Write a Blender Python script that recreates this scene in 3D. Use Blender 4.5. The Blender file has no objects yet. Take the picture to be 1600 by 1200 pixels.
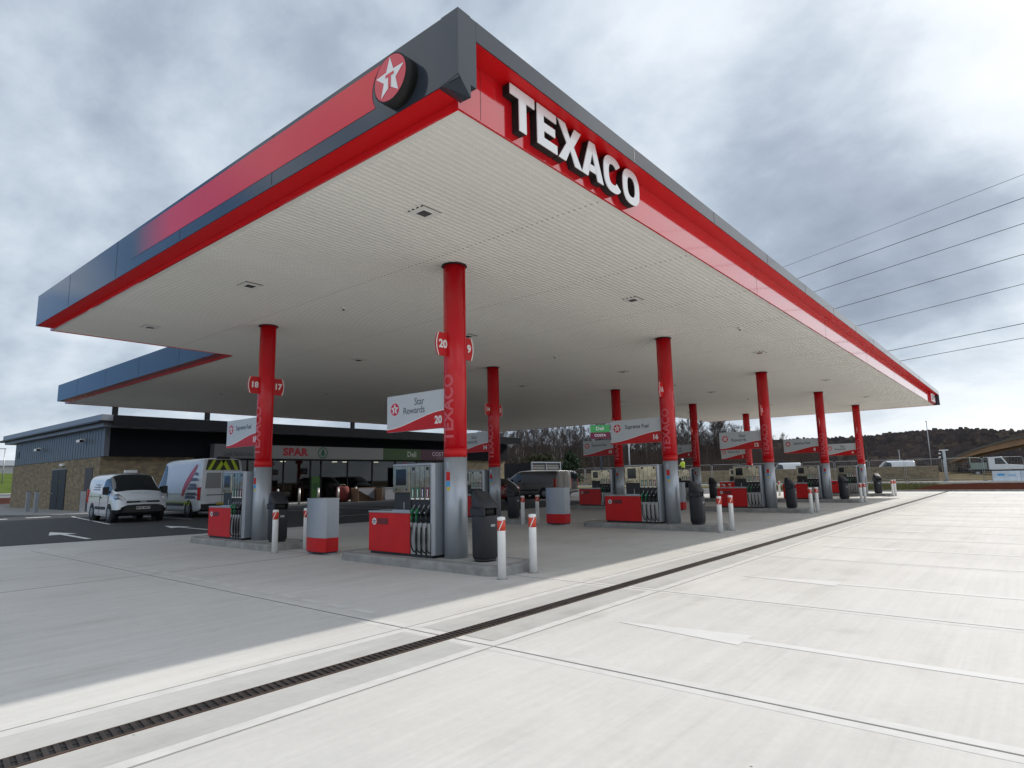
import bpy, bmesh, math, random
from mathutils import Vector, Matrix
R = math.radians
scene = bpy.context.scene
COL = scene.collection
random.seed(7)

# ------------------------------------------------------------------ camera
YAW, PITCH, ROLL, FPX = 0.6901161, 0.1493201, -0.0208519, 971.48
cam_data = bpy.data.cameras.new("camera")
cam = bpy.data.objects.new("camera", cam_data)
COL.objects.link(cam)
cam_data.sensor_fit = 'HORIZONTAL'
cam_data.sensor_width = 36.0
cam_data.lens = FPX / 1600 * 36.0
cam_data.clip_start = 0.05
cam_data.clip_end = 5000
_F = Vector((math.cos(PITCH) * math.cos(YAW), math.cos(PITCH) * math.sin(YAW), math.sin(PITCH)))
_R = Vector((math.sin(YAW), -math.cos(YAW), 0))
_U = _R.cross(_F)
_cr, _sr = math.cos(ROLL), math.sin(ROLL)
_R2 = _R * _cr + _U * _sr
_U2 = _U * _cr - _R * _sr
M = Matrix((( _R2.x, _U2.x, -_F.x), (_R2.y, _U2.y, -_F.y), (_R2.z, _U2.z, -_F.z)))
cam.matrix_world = Matrix.Translation((-4.3697, -4.2685, 1.5)) @ M.to_4x4()
scene.camera = cam

# ------------------------------------------------------------------ light and sky
SUN_DIR = Vector((8.8, -1.75, 6.2)).normalized()
sd = bpy.data.lights.new("sun", 'SUN')
sd.energy = 3.25
sd.angle = R(0.9)
sd.color = (1.0, 0.95, 0.88)
sun = bpy.data.objects.new("sun", sd)
COL.objects.link(sun)
sun.rotation_euler = SUN_DIR.to_track_quat('Z', 'Y').to_euler()
sun.location = (30, -20, 40)

world = bpy.data.worlds.new("World")
scene.world = world
world.use_nodes = True
wn, wl = world.node_tree.nodes, world.node_tree.links
wn.clear()


def N(nodes, typ, **kw):
    n = nodes.new(typ)
    for k, v in kw.items():
        if k == 'op':
            n.operation = v
        elif k.startswith('i') and k[1:].isdigit():
            n.inputs[int(k[1:])].default_value = v
        elif hasattr(n, k):
            setattr(n, k, v)
        else:
            n.inputs[k].default_value = v
    return n


def ramp(nodes, stops, interp='LINEAR'):
    r = nodes.new('ShaderNodeValToRGB')
    r.color_ramp.interpolation = interp
    e = r.color_ramp.elements
    while len(e) < len(stops):
        e.new(0.5)
    for el, (p, c) in zip(e, stops):
        el.position = p
        el.color = (*c, 1) if len(c) == 3 else c
    return r


wout = N(wn, 'ShaderNodeOutputWorld')
sky = N(wn, 'ShaderNodeTexSky')
sky.sky_type = 'NISHITA'
sky.sun_disc = False
sky.sun_elevation = math.asin(SUN_DIR.z)
sky.sun_rotation = math.atan2(SUN_DIR.x, SUN_DIR.y)
bg1 = N(wn, 'ShaderNodeBackground', Strength=0.09)
wl.new(sky.outputs[0], bg1.inputs[0])
tc = N(wn, 'ShaderNodeTexCoord')
sep = N(wn, 'ShaderNodeSeparateXYZ')
wl.new(tc.outputs['Generated'], sep.inputs[0])
zz = N(wn, 'ShaderNodeMath', op='MAXIMUM', i1=0.0)
wl.new(sep.outputs[2], zz.inputs[0])
za = N(wn, 'ShaderNodeMath', op='ADD', i1=0.42)
wl.new(zz.outputs[0], za.inputs[0])
dx = N(wn, 'ShaderNodeMath', op='DIVIDE')
dy = N(wn, 'ShaderNodeMath', op='DIVIDE')
wl.new(sep.outputs[0], dx.inputs[0]); wl.new(za.outputs[0], dx.inputs[1])
wl.new(sep.outputs[1], dy.inputs[0]); wl.new(za.outputs[0], dy.inputs[1])
cmb = N(wn, 'ShaderNodeCombineXYZ')
wl.new(dx.outputs[0], cmb.inputs[0]); wl.new(dy.outputs[0], cmb.inputs[1])
mp = N(wn, 'ShaderNodeMapping')
mp.inputs['Location'].default_value = (1.5, 9.1, 2.2)
mp.inputs['Rotation'].default_value = (0, 0, R(10))
mp.inputs['Scale'].default_value = (1.0, 0.8, 1)
wl.new(cmb.outputs[0], mp.inputs[0])
n1 = N(wn, 'ShaderNodeTexNoise', Scale=1.25, Detail=5.0, Roughness=0.45, Distortion=0.1)
wl.new(mp.outputs[0], n1.inputs['Vector'])
n2 = N(wn, 'ShaderNodeTexNoise', Scale=4.2, Detail=7.0, Roughness=0.6, Distortion=0.1)
wl.new(mp.outputs[0], n2.inputs['Vector'])
mixn = N(wn, 'ShaderNodeMix', data_type='FLOAT')
mixn.inputs[0].default_value = 0.24
wl.new(n1.outputs[0], mixn.inputs[2]); wl.new(n2.outputs[0], mixn.inputs[3])
# brighter towards the veiled sun
dot = N(wn, 'ShaderNodeVectorMath', op='DOT_PRODUCT')
nrm = N(wn, 'ShaderNodeVectorMath', op='NORMALIZE')
wl.new(tc.outputs['Generated'], nrm.inputs[0])
wl.new(nrm.outputs[0], dot.inputs[0])
dot.inputs[1].default_value = SUN_DIR
gl = N(wn, 'ShaderNodeMapRange')
gl.inputs[1].default_value = 0.55
gl.inputs[2].default_value = 1.0
gl.inputs[3].default_value = 0.0
gl.inputs[4].default_value = 1.0
wl.new(dot.outputs['Value'], gl.inputs[0])
glp = N(wn, 'ShaderNodeMath', op='POWER', i1=1.6)
wl.new(gl.outputs[0], glp.inputs[0])
gadd = N(wn, 'ShaderNodeMath', op='MULTIPLY_ADD', i1=0.10)
wl.new(glp.outputs[0], gadd.inputs[0]); wl.new(mixn.outputs[0], gadd.inputs[2])
cr = ramp(wn, [(0.35, (0.25, 0.305, 0.385)), (0.425, (0.37, 0.435, 0.525)), (0.48, (0.54, 0.615, 0.70)),
               (0.54, (0.75, 0.81, 0.875)), (0.64, (0.93, 0.96, 1.0))])
wl.new(gadd.outputs[0], cr.inputs[0])
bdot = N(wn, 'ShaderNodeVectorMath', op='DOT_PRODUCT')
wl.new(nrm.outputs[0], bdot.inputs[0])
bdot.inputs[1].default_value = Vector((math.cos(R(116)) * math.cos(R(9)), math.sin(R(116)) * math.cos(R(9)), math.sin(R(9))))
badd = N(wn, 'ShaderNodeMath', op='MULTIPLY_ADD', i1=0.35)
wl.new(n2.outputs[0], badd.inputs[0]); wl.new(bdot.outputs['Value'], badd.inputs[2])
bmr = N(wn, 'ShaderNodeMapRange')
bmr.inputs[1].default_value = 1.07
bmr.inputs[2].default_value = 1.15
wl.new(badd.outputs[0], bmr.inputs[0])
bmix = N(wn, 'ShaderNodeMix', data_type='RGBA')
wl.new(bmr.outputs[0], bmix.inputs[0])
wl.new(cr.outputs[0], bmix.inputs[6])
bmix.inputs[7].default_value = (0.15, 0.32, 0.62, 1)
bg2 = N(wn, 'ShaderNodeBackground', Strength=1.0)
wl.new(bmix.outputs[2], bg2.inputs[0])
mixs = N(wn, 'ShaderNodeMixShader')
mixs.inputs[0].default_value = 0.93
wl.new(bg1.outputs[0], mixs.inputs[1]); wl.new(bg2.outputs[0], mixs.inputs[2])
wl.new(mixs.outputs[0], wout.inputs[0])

scene.view_settings.view_transform = 'Standard'
scene.view_settings.look = 'None'
scene.view_settings.exposure = 0.20
scene.view_settings.gamma = 1.0
scene.render.engine = 'CYCLES'
scene.render.resolution_x = 1024
scene.render.resolution_y = 768
scene.cycles.max_bounces = 8

# ------------------------------------------------------------------ materials
MATS = {}


def mat(name, col, rough=0.5, metal=0.0, var=0.0, vscale=4.0, bump=0.0, bscale=60.0, coat=0.0,
        emit=None, stretch=(1, 1, 1), col2=None, spec=None):
    if name in MATS:
        return MATS[name]
    m = bpy.data.materials.new(name)
    m.use_nodes = True
    nt = m.node_tree
    b = nt.nodes['Principled BSDF']
    b.inputs['Base Color'].default_value = (*col, 1)
    b.inputs['Roughness'].default_value = rough
    b.inputs['Metallic'].default_value = metal
    if spec is not None:
        b.inputs['Specular IOR Level'].default_value = spec
    if coat:
        b.inputs['Coat Weight'].default_value = coat
        b.inputs['Coat Roughness'].default_value = 0.04
    if emit:
        b.inputs['Emission Color'].default_value = (*emit[0], 1)
        b.inputs['Emission Strength'].default_value = emit[1]
    if var or bump:
        t = N(nt.nodes, 'ShaderNodeTexCoord')
        mpp = N(nt.nodes, 'ShaderNodeMapping')
        mpp.inputs['Scale'].default_value = stretch
        nt.links.new(t.outputs['Object'], mpp.inputs[0])
    if var:
        nz = N(nt.nodes, 'ShaderNodeTexNoise', Scale=vscale, Detail=6.0, Roughness=0.6)
        nt.links.new(mpp.outputs[0], nz.inputs['Vector'])
        c2 = col2 if col2 else tuple(max(0, c * (1 - var)) for c in col)
        c1 = tuple(min(1, c * (1 + var * 0.6)) for c in col) if not col2 else col
        rp = ramp(nt.nodes, [(0.32, c2), (0.68, c1)])
        nt.links.new(nz.outputs[0], rp.inputs[0])
        nt.links.new(rp.outputs[0], b.inputs['Base Color'])
        mr = N(nt.nodes, 'ShaderNodeMapRange')
        mr.inputs[3].default_value = rough * 0.85
        mr.inputs[4].default_value = min(1, rough * 1.2)
        nt.links.new(nz.outputs[0], mr.inputs[0])
        nt.links.new(mr.outputs[0], b.inputs['Roughness'])
    if bump:
        nb = N(nt.nodes, 'ShaderNodeTexNoise', Scale=bscale, Detail=4.0)
        nt.links.new(mpp.outputs[0], nb.inputs['Vector'])
        bp = N(nt.nodes, 'ShaderNodeBump', Strength=bump, Distance=0.02)
        nt.links.new(nb.outputs[0], bp.inputs['Height'])
        nt.links.new(bp.outputs[0], b.inputs['Normal'])
    MATS[name] = m
    return m


RED = mat('gloss red panel', (0.64, 0.008, 0.014), 0.10, coat=0.8, var=0.06, vscale=0.7)
RED.node_tree.nodes['Principled BSDF'].inputs['Coat IOR'].default_value = 1.9
REDP = mat('red paint', (0.56, 0.010, 0.012), 0.35, spec=0.3, var=0.10, vscale=2.5)
REDC = mat('red column casing', (0.62, 0.008, 0.016), 0.24, var=0.08, vscale=1.5)
REDT = mat('column lettering', (0.62, 0.08, 0.10), 0.3)
GREYP = mat('parapet grey', (0.034, 0.042, 0.056), 0.10, spec=0.5, var=0.12, vscale=1.2)
GREYD = mat('dark trim', (0.012, 0.013, 0.017), 0.45)
SOFF = mat('soffit white', (0.80, 0.785, 0.73), 0.5, var=0.035, vscale=0.5, stretch=(0.3, 1.5, 1))
GAP = mat('shadow gap black', (0.006, 0.006, 0.006), 0.7)
WHITE = mat('white paint', (0.86, 0.87, 0.87), 0.35, var=0.05, vscale=3)
WHITEG = mat('white gloss', (0.80, 0.81, 0.82), 0.15, coat=0.3)
SILV = mat('silver casing', (0.42, 0.455, 0.50), 0.34, metal=0.45, var=0.08, vscale=1.5, stretch=(1, 1, 0.25))
SILV2 = mat('silver sheet', (0.38, 0.41, 0.45), 0.36, metal=0.5, var=0.07, vscale=2)
MIRR = mat('polished steel', (0.40, 0.36, 0.27), 0.14, metal=1.0, var=0.10, vscale=3, bump=0.15, bscale=5)  # brown tint stands for warm ground and foliage reflected in the steel
BLK = mat('black plastic', (0.014, 0.015, 0.018), 0.42, var=0.15, vscale=4)
BLKR = mat('black rubber', (0.012, 0.012, 0.012), 0.6)
BINM = mat('bin plastic', (0.018, 0.020, 0.026), 0.5, var=0.2, vscale=5, bump=0.1, bscale=80)
SCR = mat('dark screen', (0.01, 0.012, 0.015), 0.08)
GRN = mat('nozzle green', (0.01, 0.16, 0.06), 0.4)
KERB = mat('kerb concrete', (0.30, 0.30, 0.29), 0.85, var=0.35, vscale=3.5, bump=0.4, bscale=30)
YEL = mat('hi vis yellow', (0.62, 0.80, 0.05), 0.6)
BLUE = mat('sticker blue', (0.05, 0.32, 0.65), 0.4)
STY = mat('sticker yellow', (0.65, 0.50, 0.05), 0.4)
NAVY = mat('logo navy', (0.01, 0.012, 0.06), 0.35)
LRED = mat('logo red', (0.58, 0.008, 0.03), 0.25, coat=0.3)
TEXTD = mat('dark lettering', (0.03, 0.035, 0.05), 0.4)
TEXTW = mat('white lettering', (0.80, 0.80, 0.80), 0.4)
ORNG = mat('reflective orange red', (0.66, 0.055, 0.02), 0.35)
GLASS = mat('dark glass', (0.012, 0.016, 0.018), 0.04, spec=0.8)
TYRE = mat('tyre', (0.015, 0.015, 0.016), 0.8)
RIM = mat('wheel steel', (0.35, 0.36, 0.38), 0.4, metal=0.6)
CLAD = mat('cladding grey', (0.13, 0.15, 0.175), 0.42, metal=0.3, var=0.10, vscale=1.0)
CLADK = mat('cladding dark with shade', (0.008, 0.009, 0.012), 0.8, spec=0.15, var=0.1, vscale=1.0)  # near-black: rear canopy's shade over the shop front is in the colour
ROOFM = mat('roof metal', (0.24, 0.26, 0.29), 0.4, metal=0.4, var=0.08, vscale=0.7)
BARK = mat('bark', (0.10, 0.082, 0.070), 0.9, var=0.4, vscale=3)
TWIG = mat('twigs', (0.060, 0.045, 0.042), 0.9, var=0.3, vscale=0.6)
BIRCH = mat('birch bark', (0.30, 0.28, 0.26), 0.8, var=0.4, vscale=2)
EVG = mat('evergreen', (0.035, 0.060, 0.028), 0.9, var=0.5, vscale=1.5)
SHRUB = mat('green shrub', (0.045, 0.055, 0.02), 0.9, var=0.5, vscale=1.5)
SKIN = mat('skin', (0.50, 0.30, 0.22), 0.6)


def conc_mat(name, base, dark, streak=True):
    m = bpy.data.materials.new(name)
    m.use_nodes = True
    nt = m.node_tree
    nd, lk = nt.nodes, nt.links
    b = nd['Principled BSDF']
    b.inputs['Roughness'].default_value = 0.8
    g = N(nd, 'ShaderNodeNewGeometry')

    def noise(scale, st, det=6, rough=0.6):
        mpn = N(nd, 'ShaderNodeMapping')
        mpn.inputs['Scale'].default_value = st
        lk.new(g.outputs['Position'], mpn.inputs[0])
        nz = N(nd, 'ShaderNodeTexNoise', Scale=scale, Detail=det, Roughness=rough)
        lk.new(mpn.outputs[0], nz.inputs['Vector'])
        return nz.outputs[0]
    big = noise(0.35, (1, 1, 1))
    fine = noise(14, (1, 1, 1), 8, 0.7)
    stk = noise(3.0, (0.10, 2.2, 1), 5) if streak else noise(3.0, (1, 1, 1))
    stk2 = noise(9.0, (0.05, 3.0, 1), 4)
    # slab to slab tone: bays 4.09 m by 7 m
    sp = N(nd, 'ShaderNodeSeparateXYZ')
    lk.new(g.outputs['Position'], sp.inputs[0])
    ax = N(nd, 'ShaderNodeMath', op='MULTIPLY_ADD', i1=1 / 4.2, i2=0.98)
    lk.new(sp.outputs[0], ax.inputs[0])
    ay = N(nd, 'ShaderNodeMath', op='MULTIPLY_ADD', i1=1 / 6.9, i2=-0.08)
    lk.new(sp.outputs[1], ay.inputs[0])
    fx = N(nd, 'ShaderNodeMath', op='FLOOR'); lk.new(ax.outputs[0], fx.inputs[0])
    fy = N(nd, 'ShaderNodeMath', op='FLOOR'); lk.new(ay.outputs[0], fy.inputs[0])
    cb = N(nd, 'ShaderNodeCombineXYZ'); lk.new(fx.outputs[0], cb.inputs[0]); lk.new(fy.outputs[0], cb.inputs[1])
    wnz = N(nd, 'ShaderNodeTexWhiteNoise'); wnz.noise_dimensions = '3D'
    lk.new(cb.outputs[0], wnz.inputs['Vector'])

    def ma(a, k, c):
        n = N(nd, 'ShaderNodeMath', op='MULTIPLY_ADD', i1=k)
        lk.new(a, n.inputs[0])
        if isinstance(c, float):
            n.inputs[2].default_value = c
        else:
            lk.new(c, n.inputs[2])
        return n.outputs[0]
    v = ma(big, 0.30, -0.15)
    v = ma(fine, 0.22, ma(big, 0.55, -0.36))
    v = ma(stk, 0.50, ma(v, 1.0, -0.25))if False else None
    s1 = ma(big, 0.58, -0.05)
    s2 = ma(fine, 0.28, s1)
    s3 = ma(stk, 0.34, s2)
    s4 = ma(stk2, 0.20, s3)
    s5 = ma(wnz.outputs[0], 0.12, s4)
    rp = ramp(nd, [(0.45, dark), (0.84, base)])
    lk.new(s5, rp.inputs[0])
    # sparse small dark specks
    vo = N(nd, 'ShaderNodeTexVoronoi', Scale=2.2)
    lk.new(g.outputs['Position'], vo.inputs['Vector'])
    sm = N(nd, 'ShaderNodeMath', op='LESS_THAN', i1=0.018)
    lk.new(vo.outputs['Distance'], sm.inputs[0])
    mx = N(nd, 'ShaderNodeMix', data_type='RGBA')
    lk.new(sm.outputs[0], mx.inputs[0])
    lk.new(rp.outputs[0], mx.inputs[6])
    mx.inputs[7].default_value = (0.13, 0.12, 0.10, 1)
    tyre = noise(1.3, (0.045, 1.5, 1), 3)
    patch_ = noise(0.9, (1, 1, 1), 5)
    tm = N(nd, 'ShaderNodeMath', op='MULTIPLY'); lk.new(tyre, tm.inputs[0]); lk.new(patch_, tm.inputs[1])
    tr_r = ramp(nd, [(0.27, (1, 1, 1)), (0.42, (0.86, 0.855, 0.84))]); lk.new(tm.outputs[0], tr_r.inputs[0])
    mu = N(nd, 'ShaderNodeMix', data_type='RGBA'); mu.blend_type = 'MULTIPLY'; mu.inputs[0].default_value = 1.0
    vo2 = N(nd, 'ShaderNodeTexVoronoi', Scale=0.75)
    wob = N(nd, 'ShaderNodeVectorMath', op='MULTIPLY_ADD'); nzc = N(nd, 'ShaderNodeTexNoise', Scale=6.0, Detail=4.0)
    lk.new(g.outputs['Position'], nzc.inputs['Vector']); lk.new(nzc.outputs['Color'], wob.inputs[0]); wob.inputs[1].default_value = (.25, .25, 0); lk.new(g.outputs['Position'], wob.inputs[2])
    lk.new(wob.outputs[0], vo2.inputs['Vector'])
    dist = N(nd, 'ShaderNodeMapRange'); dist.inputs[1].default_value = 0.03; dist.inputs[2].default_value = 0.13; dist.inputs[3].default_value = 1.0; dist.inputs[4].default_value = 0.0
    lk.new(vo2.outputs['Distance'], dist.inputs[0])
    sc_ = N(nd, 'ShaderNodeSeparateColor'); lk.new(vo2.outputs['Color'], sc_.inputs[0])
    sel = N(nd, 'ShaderNodeMath', op='GREATER_THAN', i1=0.72); lk.new(sc_.outputs[0], sel.inputs[0])
    sm2 = N(nd, 'ShaderNodeMath', op='MULTIPLY'); lk.new(dist.outputs[0], sm2.inputs[0]); lk.new(sel.outputs[0], sm2.inputs[1])
    sm3 = N(nd, 'ShaderNodeMath', op='MULTIPLY', i1=0.14); lk.new(sm2.outputs[0], sm3.inputs[0])
    mo = N(nd, 'ShaderNodeMix', data_type='RGBA'); lk.new(sm3.outputs[0], mo.inputs[0]); lk.new(mx.outputs[2], mo.inputs[6]); mo.inputs[7].default_value = (.12, .11, .10, 1)
    lk.new(mo.outputs[2], mu.inputs[6]); lk.new(tr_r.outputs[0], mu.inputs[7])
    lk.new(mu.outputs[2], b.inputs['Base Color'])
    bp = N(nd, 'ShaderNodeBump', Strength=0.25, Distance=0.004)
    lk.new(stk2, bp.inputs['Height'])
    lk.new(bp.outputs[0], b.inputs['Normal'])
    return m


CONC = conc_mat('brushed concrete', (0.615, 0.60, 0.57), (0.45, 0.44, 0.42))
CONCD = conc_mat('drain surround concrete', (0.50, 0.495, 0.475), (0.37, 0.365, 0.35), False)
CONCL = mat('smooth concrete margin', (0.585, 0.575, 0.555), 0.8, var=0.1, vscale=5)
JOINT = mat('joint sealant', (0.15, 0.145, 0.14), 0.8)
ASPH = mat('asphalt', (0.048, 0.050, 0.054), 0.85, var=0.25, vscale=1.2, bump=0.5, bscale=150)
ROADP = mat('road paint', (0.72, 0.72, 0.70), 0.6, var=0.12, vscale=6)
FAINT = mat('worn road paint', (0.62, 0.615, 0.60), 0.8, var=0.06, vscale=3)
PAVE = mat('paving', (0.26, 0.26, 0.26), 0.85, var=0.2, vscale=3)
IRON = mat('drain iron', (0.045, 0.035, 0.032), 0.6, metal=0.4, var=0.4, vscale=6)


def stone_mat():
    m = bpy.data.materials.new('coursed stone')
    m.use_nodes = True
    nd, lk = m.node_tree.nodes, m.node_tree.links
    b = nd['Principled BSDF']
    b.inputs['Roughness'].default_value = 0.9
    g = N(nd, 'ShaderNodeNewGeometry')
    sp = N(nd, 'ShaderNodeSeparateXYZ'); lk.new(g.outputs['Position'], sp.inputs[0])
    ad = N(nd, 'ShaderNodeMath', op='ADD'); lk.new(sp.outputs[0], ad.inputs[0]); lk.new(sp.outputs[1], ad.inputs[1])
    cb = N(nd, 'ShaderNodeCombineXYZ'); lk.new(ad.outputs[0], cb.inputs[0]); lk.new(sp.outputs[2], cb.inputs[1])
    br = nd.new('ShaderNodeTexBrick')
    br.inputs['Color1'].default_value = (0.30, 0.235, 0.15, 1)
    br.inputs['Color2'].default_value = (0.19, 0.155, 0.105, 1)
    br.inputs['Mortar'].default_value = (0.20, 0.175, 0.13, 1)
    br.inputs['Scale'].default_value = 1.0
    br.inputs['Mortar Size'].default_value = 0.008
    br.inputs['Brick Width'].default_value = 0.42
    br.inputs['Row Height'].default_value = 0.14
    br.inputs['Bias'].default_value = 0.1
    lk.new(cb.outputs[0], br.inputs['Vector'])
    nz = N(nd, 'ShaderNodeTexNoise', Scale=3.0, Detail=6.0)
    lk.new(g.outputs['Position'], nz.inputs['Vector'])
    rp = ramp(nd, [(0.3, (0.75, 0.75, 0.75)), (0.7, (1.2, 1.18, 1.1))])
    lk.new(nz.outputs[0], rp.inputs[0])
    mx = N(nd, 'ShaderNodeMix', data_type='RGBA'); mx.blend_type = 'MULTIPLY'
    mx.inputs[0].default_value = 1.0
    lk.new(br.outputs[0], mx.inputs[6]); lk.new(rp.outputs[0], mx.inputs[7])
    lk.new(mx.outputs[2], b.inputs['Base Color'])
    bp = N(nd, 'ShaderNodeBump', Strength=0.6, Distance=0.02)
    lk.new(br.outputs['Fac'], bp.inputs['Height']); bp.invert = True
    lk.new(bp.outputs[0], b.inputs['Normal'])
    return m


STONE = stone_mat()


def ground_mat(name, c1, c2, c3, scale=0.3):
    m = bpy.data.materials.new(name)
    m.use_nodes = True
    nd, lk = m.node_tree.nodes, m.node_tree.links
    b = nd['Principled BSDF']
    b.inputs['Roughness'].default_value = 1.0
    b.inputs['Specular IOR Level'].default_value = 0.0
    g = N(nd, 'ShaderNodeNewGeometry')
    nz = N(nd, 'ShaderNodeTexNoise', Scale=scale, Detail=9.0, Roughness=0.7)
    lk.new(g.outputs['Position'], nz.inputs['Vector'])
    rp = ramp(nd, [(0.35, c1), (0.5, c2), (0.65, c3)])
    lk.new(nz.outputs[0], rp.inputs[0]); lk.new(rp.outputs[0], b.inputs['Base Color'])
    return m


EARTH = ground_mat('rough earth', (0.09, 0.065, 0.045), (0.13, 0.10, 0.065), (0.15, 0.14, 0.07), 0.4)
VERGE = ground_mat('verge', (0.10, 0.055, 0.03), (0.14, 0.12, 0.05), (0.17, 0.16, 0.08), 0.9)
MULCH = ground_mat('bark mulch', (0.03, 0.010, 0.008), (0.05, 0.018, 0.013), (0.07, 0.03, 0.02), 2)
GRASSB = ground_mat('grass bank', (0.06, 0.10, 0.025), (0.09, 0.13, 0.035), (0.12, 0.12, 0.05), 0.3)
HILLM = ground_mat('hill scrub', (0.045, 0.04, 0.03), (0.06, 0.052, 0.04), (0.075, 0.07, 0.04), 0.03)

# ------------------------------------------------------------------ mesh helpers


class MB:
    def __init__(self):
        self.v = []; self.f = []; self.mi = []; self.cur = 0; self.sm = []; self.smooth = False

    def face(self, idx):
        self.f.append(idx); self.mi.append(self.cur); self.sm.append(self.smooth)

    def box(self, x0, x1, y0, y1, z0, z1):
        b = len(self.v)
        for z in (z0, z1):
            self.v += [(x0, y0, z), (x1, y0, z), (x1, y1, z), (x0, y1, z)]
        for q in ((3, 2, 1, 0), (4, 5, 6, 7), (0, 1, 5, 4), (1, 2, 6, 5), (2, 3, 7, 6), (3, 0, 4, 7)):
            self.face([b + i for i in q])
        return self

    def poly(self, pts):
        b = len(self.v)
        self.v += [tuple(p) for p in pts]
        self.face(list(range(b, b + len(pts))))
        return self

    def prism(self, pts, vec):
        """closed polygon pts (3d) extruded by vec"""
        n = len(pts); b = len(self.v)
        self.v += [tuple(p) for p in pts]
        self.v += [(p[0] + vec[0], p[1] + vec[1], p[2] + vec[2]) for p in pts]
        self.face([b + i for i in range(n)][::-1])
        self.face([b + n + i for i in range(n)])
        for i in range(n):
            j = (i + 1) % n
            self.face([b + i, b + j, b + n + j, b + n + i])
        return self

    def tube(self, pts, r, seg=8, cap=True):
        pts = [Vector(p) for p in pts]
        rings = []
        rr = r if isinstance(r, (list, tuple)) else [r] * len(pts)
        for i, p in enumerate(pts):
            d = (pts[min(i + 1, len(pts) - 1)] - pts[max(i - 1, 0)]).normalized()
            up = Vector((0, 0, 1)) if abs(d.z) < 0.95 else Vector((1, 0, 0))
            a = d.cross(up).normalized(); c = a.cross(d)
            b = len(self.v)
            for k in range(seg):
                t = 2 * math.pi * k / seg
                self.v.append(tuple(p + (a * math.cos(t) + c * math.sin(t)) * rr[i]))
            rings.append(b)
        s = self.smooth; self.smooth = True
        for i in range(len(rings) - 1):
            for k in range(seg):
                k2 = (k + 1) % seg
                self.face([rings[i] + k, rings[i + 1] + k, rings[i + 1] + k2, rings[i] + k2])
        self.smooth = s
        if cap:
            self.face([rings[0] + k for k in range(seg)])
            self.face([rings[-1] + k for k in range(seg)][::-1])
        return self

    def loft(self, rings, cap=True, smooth=True):
        """rings: list of equal-length closed loops"""
        idx = []
        for r in rings:
            b = len(self.v); self.v += [tuple(p) for p in r]; idx.append(b)
        n = len(rings[0])
        s = self.smooth; self.smooth = smooth
        for i in range(len(rings) - 1):
            for k in range(n):
                k2 = (k + 1) % n
                self.face([idx[i] + k, idx[i] + k2, idx[i + 1] + k2, idx[i + 1] + k])
        self.smooth = s
        if cap:
            self.face([idx[0] + k for k in range(n)][::-1])
            self.face([idx[-1] + k for k in range(n)])
        return self

    def build(self, name, mats, parent=None, bevel=0.0, loc=None):
        me = bpy.data.meshes.new(name)
        me.from_pydata(self.v, [], self.f)
        if not isinstance(mats, (list, tuple)):
            mats = [mats]
        for m in mats:
            me.materials.append(m)
        me.polygons.foreach_set('material_index', self.mi)
        me.polygons.foreach_set('use_smooth', self.sm)
        bm = bmesh.new(); bm.from_mesh(me)
        bmesh.ops.recalc_face_normals(bm, faces=bm.faces)
        if bevel:
            es = [e for e in bm.edges if len(e.link_faces) == 2 and e.calc_face_angle(0) > R(35)]
            bmesh.ops.bevel(bm, geom=es, offset=bevel, segments=2, profile=0.5, affect='EDGES', clamp_overlap=True)
        bm.to_mesh(me); bm.free()
        me.update()
        o = bpy.data.objects.new(name, me)
        COL.objects.link(o)
        if parent is not None:
            o.parent = parent
        if loc:
            o.location = loc
        return o


def tag(o, label=None, cat=None, group=None, kind=None):
    if label: o['label'] = label
    if cat: o['category'] = cat
    if group: o['group'] = group
    if kind: o['kind'] = kind
    return o


def thing(name, label, cat, loc=(0, 0, 0), rz=0.0, group=None):
    o = bpy.data.objects.new(name, None)
    COL.objects.link(o)
    o.location = loc; o.rotation_euler = (0, 0, rz)
    return tag(o, label, cat, group)


def copy_tree(o, parent=None):
    c = o.copy(); COL.objects.link(c)
    if parent is not None:
        c.parent = parent
    for ch in [x for x in bpy.data.objects if x.parent == o]:
        copy_tree(ch, c)
    return c


def struct(mb, name, m, **k):
    return tag(mb.build(name, m, **k), kind='structure')


def text_geo(s, size, bold=0.0, depth=0.0, align='CENTER', res=3, spacing=1.0):
    cu = bpy.data.curves.new('t', 'FONT')
    cu.body = s; cu.size = size; cu.offset = bold; cu.extrude = depth
    cu.align_x = align; cu.align_y = 'CENTER'; cu.resolution_u = res
    cu.space_character = spacing
    o = bpy.data.objects.new('t', cu)
    COL.objects.link(o)
    dg = bpy.context.evaluated_depsgraph_get()
    me = bpy.data.meshes.new_from_object(o.evaluated_get(dg))
    vs = [tuple(v.co) for v in me.vertices]
    fs = [list(p.vertices) for p in me.polygons]
    bpy.data.objects.remove(o); bpy.data.curves.remove(cu); bpy.data.meshes.remove(me)
    return vs, fs


def put_text(mb, s, size, org, u, v, bold=0.0, align='CENTER', sx=1.0, res=3, spacing=1.0):
    vs, fs = text_geo(s, size, bold, 0, align, res, spacing)
    b = len(mb.v)
    org, u, v = Vector(org), Vector(u), Vector(v)
    for p in vs:
        mb.v.append(tuple(org + u * (p[0] * sx) + v * p[1]))
    for f in fs:
        mb.face([b + i for i in f])


def star_pts(r, n=5, inner=0.42, rot=math.pi / 2):
    out = []
    for k in range(2 * n):
        a = rot + math.pi * k / n
        q = r if k % 2 == 0 else r * inner
        out.append((q * math.cos(a), q * math.sin(a)))
    return out


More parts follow.
